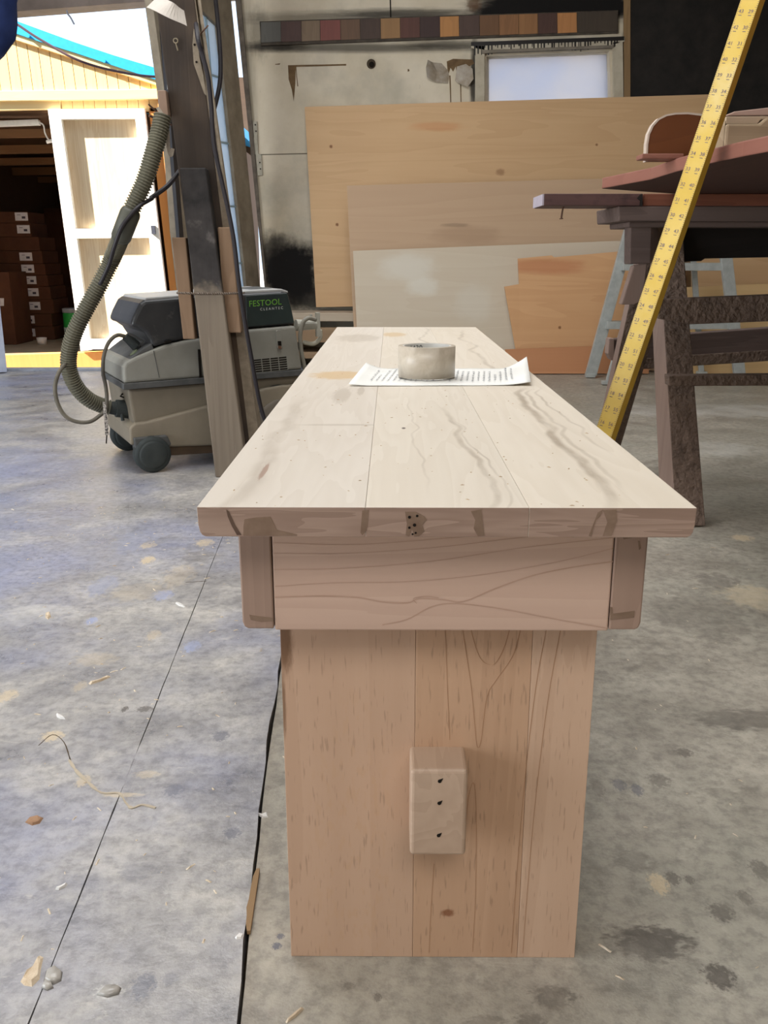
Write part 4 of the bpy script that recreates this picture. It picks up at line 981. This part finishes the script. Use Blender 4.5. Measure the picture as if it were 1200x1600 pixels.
# wheels
def disc(name, s, z, d0, d1, r, mat, parent=vac, seg=32, rim=.006):
    R = Matrix(((1, 0, 0), (0, 0, -1), (0, 1, 0)))     # lathe axis +z -> -y
    w = d1 - d0
    return obj(name, *lathe([(r * .35, w), (r * .8, w), (r - rim * .4, w - rim * .5), (r, w - rim * 1.6), (r, rim), (r - rim, 0)], V((s, d1, z)), R, seg), mat, parent, local=True, smooth=True)
cs, cz = vs_(240, 722, -.02); cz = .058
for d in (-.028, WD - .02):
    w = disc('caster_wheel', cs, cz, d, d + .045, .058, mat_vrub); disc('wheel_cover', cs, cz, d - .004, d + .01, .047, mat_vrub, w)
    obj('caster_fork', *prism([V((cs - .05, d + .012, cz)), V((cs - .055, d + .012, .115)), V((cs + .05, d + .012, .115)), V((cs + .062, d + .012, .085)), V((cs + .05, d + .012, .075))], (0, .05, 0)), mat_vband, vac, local=True, bevel=.004)
rs, _ = vs_(440, 660, .0); rz = .125
for d in (.004, WD - .05):
    w = disc('rear_wheel', rs, rz, d, d + .046, .124, mat_vrub); disc('hub_cap', rs, rz, d - .006, d + .01, .085, plain('hub_grey', S(120, 112, 100), .6), w)
# hose port, plug, socket, cord hook
def vloc(px, py, dep): s, z = vs_(px, py, dep); return V((s, dep, z))
pc = .10
obj('hose_port', *join([cyl(vloc(204, 640, pc), vloc(181, 638, pc), .030, 20, .028), cyl(vloc(181, 638, pc), vloc(171, 637, pc), .022, 20, .020)]), mat_vrub, vac, local=True)
obj('port_catch', *tube([vloc(190, 645, pc - .02), vloc(192, 657, pc - .02)], .006, 8), mat_vrub, vac, local=True)
obj('clip', *tube([vloc(192, 615, .10), vloc(188, 619, .10), vloc(196, 622, .10)], .003, 6), mat_dark, vac, local=True)
obj('power_plug', *join([cyl(vloc(196, 525, .06), vloc(213, 541, .06), .014, 14, .017), cyl(vloc(213, 541, .06), vloc(218, 546, .06), .011, 14)]), mat_vrub, vac, local=True)
obj('socket_lid', *tube([vloc(200, 521, .05), vloc(214, 528, .05), vloc(224, 533, .05), vloc(216, 541, .05)], .004, 6), mat_vband, vac, local=True)
obj('dial', *cyl(vloc(208, 550, .05), vloc(213, 555, .05), .014, 16), plain('dial_green', S(130, 140, 110), .5), vac, local=True)
obj('cord_hook', *join([cyl(vloc(462, 508, .10), vloc(494, 508, .10), .020, 14, .014), beam(vloc(496, 488, .10), vloc(497, 526, .10), .016, .012, (0, 1, 0)), beam(vloc(486, 491, .10), vloc(486, 500, .10), .008, .01, (0, 1, 0))]), plain('hook_white', S(176, 174, 162), .5), vac, local=True, bevel=.002)
obj('wound_cord', *tube(smoothpath([vloc(493, 500, .08), vloc(482, 497, .07), vloc(473, 505, .07), vloc(469, 525, .07), vloc(471, 550, .07), vloc(476, 575, .07), vloc(480, 600, .07)], 6), .0075, 8), plain('cord_grey', S(140, 136, 124), .6), vac, local=True, smooth=True)
obj('wound_cord', *tube(smoothpath([vloc(500, 515, .11), vloc(500, 528, .11), vloc(490, 537, .11), vloc(474, 535, .11)], 6), .0075, 8), plain('cord_pale', S(186, 182, 166), .6), vac, local=True, smooth=True)
# short grey lead from the socket
def vw(px, py, dep): p = onplane(px, py, VO + VN * dep, VN); return p
tag(obj('appliance_lead', *tube(smoothpath([vw(197, 526, .06), vw(183, 524, .05), vw(170, 535, .04), vw(162, 557, .03), vw(161, 582, .03), vw(165, 602, .03), vw(167, 622, .03), vw(165, 640, .03), vw(155, 650, .03), vw(140, 659, .02), vw(120, 659, .02), vw(102, 650, .02), vw(90, 630, .02), vw(86, 605, .02), vw(92, 582, .03), vw(104, 566, .05)], 8), .0062, 8), grunge('lead_grey', S(120, 114, 100), S(70, 66, 60), 8, .6, .3, 0), smooth=True), 'thin grey lead looping from the extractor socket round the hose', 'cable')
st_ = tag(obj('cable_tie_strap', *ribbon([vw(163, 628, .035), vw(164, 645, .01), vw(166, 662, .005), vw(167, 680, .005)], .010, -VN, .002), grunge('strap_check', S(36, 34, 34), S(190, 184, 176), 160, .8, .2, 0, detail=1)), 'short black and white strap hanging where lead and hose meet', 'strap')
obj('strap_end', *tube([vw(167, 680, .005), vw(166, 693, .005)], .002, 6), mat_dark, st_)

# ---- ribbed hose
hp = [vw(172, 637, pc), vw(160, 634, pc), vw(140, 625, .09), vw(122, 608, .08), vw(110, 585, .07), vw(107, 560, .06), vw(114, 526, .04), vw(132, 487, .02), vw(156, 444, .0), vw(177, 400, -.02), P(194, 358, 2.66), P(207, 325, 2.66), P(226, 283, 2.67), P(240, 238, 2.685), P(249, 205, 2.70), P(254, 180, 2.71)]
path, Lh = resample(smoothpath(hp, 10), 520)
hose = thing('vacuum_hose', 'ribbed olive grey vacuum hose curving up to the timber post', 'hose', V((path[0].x, path[0].y, path[0].z)))
rad = [.0205 + (.0045 if (i % 4) in (1, 2) else 0.0) for i in range(520)]
mat_hose = grunge('hose_olive', S(112, 108, 90), S(92, 90, 76), 6, .6, .35, .0)
ho = obj('hose_tube', *tube(path, rad, 14), mat_hose, hose)
iA = min(range(520), key=lambda i: (path[i] - P(205, 330, 2.66)).length); iB = min(range(520), key=lambda i: (path[i] - P(186, 376, 2.67)).length)
a, b = min(iA, iB), max(iA, iB)
obj('hose_coupler', *tube(path[a:b:4] + [path[b]], [.0285] * len(path[a:b:4]) + [.0265], 18), grunge('coupler_grey', S(84, 84, 72), S(66, 66, 58), 8, .55, .4, 0), hose, smooth=True)
obj('hose_lead', *tube(smoothpath([P(238, 310, 2.70), P(218, 322, 2.64), P(203, 338, 2.625), P(190, 356, 2.62), P(178, 388, 2.63), P(170, 415, 2.65), P(156, 445, 2.66)], 8), .006, 8), mat_cab, hose, smooth=True)

# ================================================================== SAWHORSE AND THE TIMBER ON IT
def hairy(name, c1, c2, seed, b=.6):
    def fx(m, c):
        n = m.noise(m.co(), 26, 5, .7)
        return m.mix(m.rng(n, .5, .72, 0, .55), c, S(52, 42, 36))
    m_ = wood(name, c1, c2, 2, seed, .5, .7, .85, 1.2, fx, 0)
    t = m_.node_tree; bp = t.nodes.new('ShaderNodeBump'); nz = t.nodes.new('ShaderNodeTexNoise'); tc = t.nodes.new('ShaderNodeTexCoord')
    nz.inputs['Scale'].default_value = 70; nz.inputs['Detail'].default_value = 4
    t.links.new(tc.outputs['Object'], nz.inputs['Vector']); t.links.new(nz.outputs['Fac'], bp.inputs['Height']); bp.inputs['Strength'].default_value = b; bp.inputs['Distance'].default_value = .012
    t.links.new(bp.outputs[0], t.nodes['Principled BSDF'].inputs['Normal'])
    return m_
mat_hl = hairy('horse_leg', S(124, 105, 92), S(94, 78, 68), 61, .9)
mat_hp = wood('horse_pale', S(150, 128, 116), S(116, 96, 86), 2, 63, .6, .7, .8, 1.2, None, .3)
mat_hb = wood('horse_beam', S(104, 88, 82), S(70, 58, 54), 0, 65, .6, .7, .8, 1.2, None, .3)
horse = thing('sawhorse', 'old brown timber sawhorse carrying boards at the right', 'sawhorse', (1.3, 2.5, 0))
def hull_leg(name, b4, t4, mat):
    """leg from four floor points to four top points"""
    o = obj(name, *loft([b4, t4]), mat, horse, bevel=.003)
    o.data.materials.append(mat_hp)
    for q in o.data.polygons:
        if q.normal.x < -.75: q.material_index = 1
    return o
nb = V((.715, 2.19, 0)); nt = V((.668, 2.44, .735))
# near leg: front face left/right edges follow the picture
bl, brr = FL(1056, 822), FL(1103, 822)
def tp(x, y, Y): return P(x, y, Y)
tl, tr = P(1028, 352, 2.44), P(1066, 352, 2.44)
hull_leg('leg', [bl, brr, brr + V((-.012, .095, 0)), bl + V((-.012, .095, 0))], [tl, tr, tr + V((-.012, .05, 0)), tl + V((-.012, .05, 0))], mat_hl)
bl2 = bl + V((.95, .05, 0)); hull_leg('leg', [bl2, bl2 + V((.075, 0, 0)), bl2 + V((.075, .095, 0)), bl2 + V((0, .095, 0))], [tl + V((.95, .05, 0)), tr + V((.95, .05, 0)), tr + V((.95, .1, 0)), tl + V((.95, .1, 0))], mat_hl)
# far leg, splayed away
fl0, fr0 = FL(925, 742), FL(958, 738)
ftl, ftr = P(998, 408, 2.56), P(1056, 408, 2.56)
hull_leg('leg', [fl0, fr0, fr0 + V((.0, .05, 0)), fl0 + V((0, .05, 0))], [ftl, ftr, ftr + V((0, .05, 0)), ftl + V((0, .05, 0))], mat_hl)
d_ = V((.95, .05, 0)); hull_leg('leg', [fl0 + d_, fr0 + d_, fr0 + d_ + V((0, .05, 0)), fl0 + d_ + V((0, .05, 0))], [ftl + d_, ftr + d_, ftr + d_ + V((0, .05, 0)), ftl + d_ + V((0, .05, 0))], mat_hl)
def hbar(name, pts, th, mat, bevel=.003, flat=False):
    q = [P(*p) for p in pts]
    if flat: q[1].z = q[0].z; q[2].z = q[3].z
    return obj(name, *prism(q, (0, th, 0)), mat, horse, bevel=bevel)
hbar('cross_rail', [(1026, 468, 2.30), (1420, 452, 2.37), (1420, 494, 2.37), (1077, 507, 2.31), (1028, 498, 2.30)], .045, mat_hl)
hbar('cross_rail', [(1045, 587, 2.235), (1420, 584, 2.30), (1420, 602, 2.30), (1046, 603.5, 2.235)], .04, mat_hl)
hbar('far_rail', [(958, 530, 2.745), (1420, 496, 2.85), (1420, 536, 2.85), (960, 563, 2.745)], .04, mat_hb)
hbar('far_rail', [(1002, 560, 2.75), (1420, 532, 2.85), (1420, 550, 2.85), (1004, 577, 2.75)], .035, mat_hl)
obj('rail_end', *prism([P(952, 529, 2.738), P(960, 529, 2.738), P(960, 564, 2.738), P(955, 563, 2.738), P(950, 553, 2.738)], (0, .045, 0)), mat_hp, horse, bevel=.002)
# head beams
zb0 = P(1000, 412, 2.40).z
hbar('head_block', [(985, 353, 2.40), (1019, 352, 2.40), (1017, 412, 2.40), (984, 413, 2.40)], .06, mat_hb)
hbar('head_beam', [(982, 346, 2.385), (1420, 331, 2.385), (1420, 343, 2.385), (982, 355, 2.385)], .20, mat_hb, .003, True)
hbar('head_beam', [(966, 322, 2.36), (1420, 306, 2.36), (1420, 331, 2.36), (967, 345.7, 2.36)], .24, mat_hb, .003, True)
hbar('gusset', [(990, 415, 2.50), (1012, 412, 2.50), (1004, 470, 2.50), (991, 476, 2.50), (971, 476, 2.50)], .035, mat_hp)
mat_vdark = wood('black_board', S(34, 28, 25), S(22, 18, 16), 0, 67, .5, .6, .7, 1, None, .1)
hbar('apron_board', [(1068, 352, 2.46), (1420, 340, 2.52), (1420, 398, 2.52), (1102, 404, 2.465), (1096, 408, 2.464), (1070, 409, 2.46)], .03, mat_vdark)

# boards lying on the horse
zt1 = P(966, 322, 2.36).z
def board_fx(m, c):
    n = m.noise(m.co(), 18, 5, .6)
    return m.mix(m.rng(n, .52, .7, 0, .5), c, S(40, 28, 28))
mat_dp = wood('dark_plank', S(92, 66, 62), S(58, 40, 40), 0, 71, .5, .7, .55, 1.2, board_fx, .15)
zq = zt1 + .0005
pl = thing('dark_plank', 'short dark stained plank with a bent nail jutting left from the sawhorse', 'plank', (P(925, 320, 2.37).x, 2.40, zq))
def onz(px, py, z): return FL(px, py, z)
xa_, xb_ = P(850, 312, 2.355).x, P(1004, 312, 2.355).x
zpl = P(930, 302.5, 2.355).z
obj('plank_body', *box(xa_, xb_, 2.355, 2.50, zq, zpl), mat_dp, pl, bevel=.002)
obj('plank_end', *box(xa_ - .004, xa_, 2.356, 2.499, zq + .001, zpl - .001), plain('end_lavender', S(158, 150, 160), .8), pl)
obj('resin_patch', *prism([P(x, y, 2.3545) for x, y in [(1000, 304), (1004, 303), (1004, 322), (999, 322), (1000, 314), (995, 310)]], (0, .002, 0)), mat_vdark, pl)
npt = P(880, 324, 2.39)
obj('nail', *join([tube([V((npt.x, npt.y, zq)), P(878, 334, 2.39), P(877, 341, 2.39)], .0022, 6), cyl(P(877, 341, 2.39), P(877, 342.5, 2.39), .005, 8)]), mat_nail, pl)
mat_rb = wood('red_board', S(128, 80, 62), S(92, 52, 40), 0, 73, .5, .6, .5, 1.1, None, .1)
tag(obj('red_board', *box(xb_ + .003, 1.75, 2.36, 2.52, zq, zpl), mat_rb, bevel=.002), 'reddish board lying along the sawhorse beside the short dark plank', 'board')
# mahogany slab, hanging over towards the camera
zs0 = zpl + .0005; zs1 = zs0 + .024
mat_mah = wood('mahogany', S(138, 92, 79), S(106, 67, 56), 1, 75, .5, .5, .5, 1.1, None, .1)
sl_pts = [onz(940, 295, zs0), onz(1016, 281, zs0), onz(1056, 268.5, zs0), onz(1108, 256, zs0), onz(1160, 245, zs0), onz(1230, 232, zs0)]
sl_pts = [p for p in sl_pts]
sl_pts += [V((1.9, sl_pts[-1].y + .05, zs0)), V((1.9, 2.62, zs0)), V((1.0, 2.58, zs0))]
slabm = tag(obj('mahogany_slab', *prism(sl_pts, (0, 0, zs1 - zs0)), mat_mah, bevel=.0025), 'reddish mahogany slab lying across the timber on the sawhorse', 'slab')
slabm.data.materials.append(wood('mahogany_painted_shade', S(70, 40, 32), S(50, 28, 22), 1, 76, .5, .6, .7))  # darker wood below: occlusion shade under the slab put into the colour
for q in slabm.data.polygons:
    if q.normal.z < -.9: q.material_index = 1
0 and print('SLAB', [tuple(round(c, 3) for c in p) for p in sl_pts], zs0, zs1)
def on_slab(px, py): return onz(px, py, zs1)
# upright rounded board with its foot
Yr = on_slab(1030, 249).y
rbd = thing('rounded_board', 'upright dark board with a rounded corner standing on the mahogany slab', 'board', P(1060, 245, Yr) )
Y2 = Yr + .035
base_z = zs1
prof = [(1012, 243), (1012.5, 225), (1015, 210), (1021, 197), (1030, 187), (1042, 181), (1056, 178.5), (1075, 178), (1100, 181), (1130, 186), (1150, 190)]
pr = [P(x, y, Y2) for x, y in prof] + [P(1150, 243, Y2)]
for p in (pr[0], pr[-1]): p.z = base_z
mat_rnd = wood('rounded_brown', S(106, 62, 34), S(78, 42, 22), 0, 77, .4, .6, .4, 1, None, .05)
rb_o = obj('board_face', *prism(pr, (0, .016, 0)), mat_rnd, rbd)
edge = [P(x, y, Y2 - .001) for x, y in prof]; edge[0].z = base_z
cen = P(1080, 235, Y2)
vs = []; fs = []
for p in edge:
    o_ = (p - cen); o_.y = 0; o_.normalize()
    vs += [p - o_ * .0005, p + o_ * .0032, p + o_ * .0032 + V((0, .018, 0)), p - o_ * .0005 + V((0, .018, 0))]
for i in range(len(edge) - 1):
    for k in range(4): fs.append((4 * i + k, 4 * i + (k + 1) % 4, 4 * i + 4 + (k + 1) % 4, 4 * i + 4 + k))
fs += [(0, 1, 2, 3), tuple(4 * len(edge) - 4 + k for k in (3, 2, 1, 0))]
obj('pale_edging', vs, fs, plain('edging_pale', S(186, 170, 156), .6), rbd)
ft = [P(1003, 240, Yr - .01), P(1062, 236, Yr - .01)]
obj('foot_strip', *box(ft[0].x, P(1066, 240, Yr).x, Yr - .012, Yr + .03, zs1, P(1010, 240, Yr - .01).z), mat_mah, rbd, bevel=.002)
# weathered moulded block
Yb = on_slab(1165, 239).y
mat_wb = wood('weathered_block', S(164, 145, 118), S(118, 98, 75), 0, 79, .5, .7, .8, 1.1, None, .3)
bb = thing('moulded_block', 'pale weathered block with moulded edge on the mahogany slab', 'block', V((P(1165, 239, Yb).x, Yb, zs1)))
def bp(x, y, dy=0): return P(x, y, Yb + dy)
zz1 = bp(1150, 181).z
b0x, b1x = bp(1134, 210).x, bp(1290, 210).x
zr = lambda y: bp(1150, y).z
obj('block_body', *prism([V((b0x, Yb, zs1)), V((b1x, Yb, zs1)), V((b1x, Yb, zr(183))), V((bp(1196, 193).x, Yb, zr(184))), V((bp(1187, 193).x, Yb, zr(193))), V((b0x, Yb, zr(193)))], (0, .12, 0)), mat_wb, bb, bevel=.004)
obj('block_moulding', *prism([V((b0x, Yb + .006, zr(193))), V((bp(1186, 190).x, Yb + .006, zr(193))), V((bp(1192, 184).x, Yb + .006, zr(186))), V((b1x, Yb + .006, zr(183))), V((b1x, Yb + .006, zr(180))), V((b0x, Yb + .006, zr(181)))], (0, .11, 0)), wood('moulding_wood', S(186, 168, 144), S(136, 112, 88), 0, 80, .5, .7, .8, 1, None, .3), bb, bevel=.002)
obj('block_end', *prism([V((b0x - .0, Yb + .004, zr(184))), V((b0x - .014, Yb + .03, zr(184))), V((b0x - .022, Yb + .05, zr(200))), V((b0x - .026, Yb + .05, zs1 + .004)), V((b0x - .010, Yb + .02, zs1 + .004)), V((b0x, Yb + .004, zs1 + .003))], (.0, .05, 0)), mat_wb, bb, bevel=.004)
tag(obj('thin_offcut', *prism([P(1133, 181, Yb + .01), P(1148, 174, Yb + .01), P(1200, 168, Yb + .01), P(1300, 160, Yb + .01), P(1300, 178.5, Yb + .01), P(1200, 180.3, Yb + .01)], (0, .08, 0)), wood('offcut', S(172, 146, 132), S(128, 100, 88), 0, 82, .5, .6, .8, 1, None, .2), bevel=.002), 'thin curved offcut lying on the weathered block', 'offcut')

# ================================================================== YELLOW RULE
cB, cT = P(949, 660, 1.50), P(1172.5, 0, 1.60)
dR = (cT - cB).normalized()
tf = (0.0 - cB.z) / dR.z; rfoot = cB + dR * tf; rtop = cB + dR * ((1.62 - cB.z) / dR.z)
RWd, RTh = .0300, .024
rule = thing('yellow_rule', 'long yellow measuring rule leaning against the mahogany slab', 'ruler', V((rfoot.x, rfoot.y, 0)))
sR = dR.cross(V((0, -1, 0))).normalized()
if sR.x < 0: sR = -sR
nR = sR.cross(dR).normalized()
if nR.y > 0: nR = -nR
# the stick is turned so that its right-hand edge shows
q_ = Matrix.Rotation(math.radians(36), 3, dR); sF = (q_ @ sR).normalized(); nF = (q_ @ nR).normalized()
if sF.y > 0: q_ = Matrix.Rotation(math.radians(-36), 3, dR); sF = (q_ @ sR).normalized(); nF = (q_ @ nR).normalized()
def rulebox(s0, s1, n0, n1, L0, L1):
    qd = [(s0, n0), (s1, n0), (s1, n1), (s0, n1)]
    return loft([[rfoot + dR * L0 + sF * a + nF * b for a, b in qd], [rfoot + dR * L1 + sF * a + nF * b for a, b in qd]])
LR = (rtop - rfoot).length
def rule_fx(m, c):
    n = m.noise(m.co(), 9, 4, .6)
    return m.mix(m.rng(n, .5, .75, 0, .6), c, S(222, 206, 156))
mat_yel = grunge('rule_yellow', S(208, 176, 82), S(218, 190, 108), 12, .3, .5, .0, extra=rule_fx)
mat_yed = plain('rule_edge', S(190, 150, 40), .5)
obj('rule_face', *rulebox(-RWd / 2, RWd / 2, 0, .001, .008, LR), mat_yel, rule)
obj('rule_body', *rulebox(-RWd / 2, RWd / 2, -RTh, 0, .008, LR), mat_yed, rule)
marks = []; inch = .0254
def rfn(L, s): return lambda x, y: rfoot + dR * (L + y) + sF * (s + x) + nF * .0014
for i in range(2, int(LR / inch)):
    L = i * inch
    for s, num in ((-RWd * .27, str(i)), (RWd * .24, str(72 - i))):
        marks.append(text_geo(num, .0085, rfn(L + .006, s)))
        marks.append(rulebox(s - .0025, s + .0025, .0011, .0014, L - .0004, L + .0004))
    for t in range(8):
        w = .0035 if t == 4 else .0022
        for sg in (-1, 1):
            a0_, a1_ = sorted((sg * RWd / 2, sg * (RWd / 2 - w)))
            marks.append(rulebox(a0_, a1_, .0011, .0014, L + t * inch / 8 - .0002, L + t * inch / 8 + .0002))
obj('scale_print', *join(marks), plain('rule_print', S(96, 86, 110), .6), rule)

# ================================================================== CHIPS ON THE FLOOR
mat_chip = grunge('chip_wood', S(222, 208, 184), S(188, 166, 138), 60, .8, .2, .2)
mat_resin = grunge('clear_blob', S(178, 174, 166), S(156, 152, 146), 30, .2, .5, .1)
mat_white = plain('flake_white', S(222, 220, 216), .7)
def chip(label, px, py, outline, h, mat, name='wood_chip', cat='wood chip', group='chips on the concrete floor'):
    z = 0.0 if FL(px, py).x < XE(FL(px, py).y) else -.004
    pts = [FL(px + a, py + b, z) for a, b in outline]; n = len(pts); c = FL(px, py, z)
    v = pts + [p.lerp(c, .25) + V((0, 0, h * random.uniform(.6, 1.2))) for p in pts]
    f = [tuple(range(n)), tuple(range(2 * n - 1, n - 1, -1))] + [(i, (i + 1) % n, n + (i + 1) % n, n + i) for i in range(n)]
    tag(obj(name, v, f, mat, smooth=name == 'glue_blob'), label, cat, group)
chip('brown bark flake on the floor at the left edge', 54, 1283, [(-15, 2), (-8, -6), (6, -8), (14, -5), (8, 4), (-4, 7)], .003, grunge('bark', S(166, 132, 104), S(126, 94, 70), 60, .8, .2, .2))
chip('large torn tan wood flake near the bottom left corner', 50, 1520, [(-18, 14), (-10, 0), (2, -10), (12, -27), (18, -24), (14, -6), (12, 10), (0, 22), (-12, 20)], .004, mat_chip)
chip('clear dried glue blob beside the large tan flake', 84, 1525, [(-16, 8), (-12, -8), (2, -14), (14, -6), (12, 8), (0, 14)], .004, mat_resin, 'glue_blob', 'glue blob')
chip('small brown glue drop below the clear blob', 74, 1542, [(-10, 2), (-4, -5), (8, -4), (10, 2), (0, 6)], .005, mat_resin, 'glue_blob', 'glue blob')
chip('long clear glue blob left of the dark floor stain', 172, 1549, [(-22, 6), (-8, -6), (10, -10), (18, -5), (14, 5), (-4, 10)], .004, mat_resin, 'glue_blob', 'glue blob')
chip('white paper flake at the chipped slab edge', 411, 1274, [(-10, -3), (-2, -2), (6, -5), (8, 3), (0, 5), (-6, 1)], .002, mat_white, 'paper_flake', 'flake')
chip('white flake on the slab edge lower down', 374, 1463, [(-7, 2), (0, -4), (7, -3), (3, 4), (-5, 5)], .002, mat_white, 'paper_flake', 'flake')
chip('pale shaving curled on the left floor', 155, 1063, [(-17, 5), (0, 0), (16, -7), (18, -5), (2, 2), (-14, 7)], .003, mat_chip)
chip('small cream chip lying mid left floor', 75, 962, [(-4, -3), (3, -4), (5, 2), (0, 6), (-4, 3)], .004, mat_chip)
chip('pale shaving near the saw cut line', 282, 945, [(-7, -4), (0, -1), (8, 3), (6, 4), (-2, 2), (-8, -2)], .003, mat_white)
chip('white torn flake on the left floor', 94, 1120, [(-6, -4), (4, 0), (8, 4), (0, 3), (-5, 1)], .003, mat_white, 'paper_flake', 'flake')
chip('thin pale splinter at the bottom edge left of the leg', 460, 1587, [(-14, 10), (0, -1), (14, -12), (15, -10), (2, 2), (-12, 12)], .003, mat_chip)
chip('small chip beside the left floor crack', 96, 1387, [(-10, 3), (0, -1), (10, -5), (8, -2), (-4, 4)], .003, mat_white)
q = random.Random(77); vs = []; fs = []
for i in range(900):
    x, y = (q.uniform(-1.6, -.13), q.uniform(.5, 2.45)) if q.random() < .8 else (q.uniform(.2, 1.6), q.uniform(.5, 2.45))
    z = .0002 if x < XE(y) else -.0038
    r = q.uniform(.0004, .0013); l = r * q.uniform(1, 6); a = q.uniform(0, 3.1); k = len(vs); c_, s_ = math.cos(a), math.sin(a)
    for (dx, dy) in ((-l, -r), (l, -r), (l, r), (-l, r)): vs.append(V((x + dx * c_ - dy * s_, y + dx * s_ + dy * c_, z)))
    vs.append(V((x, y, z + r * 1.2))); fs += [(k, k + 1, k + 4), (k + 1, k + 2, k + 4), (k + 2, k + 3, k + 4), (k + 3, k, k + 4)]
sw = obj('floor_shavings', vs, fs, grunge('shavings', S(232, 222, 204), S(170, 146, 112), 40, .8, .2, 0), kind='stuff')
sw['label'] = 'tiny pale wood shavings strewn over the concrete floor'; sw['category'] = 'shavings'
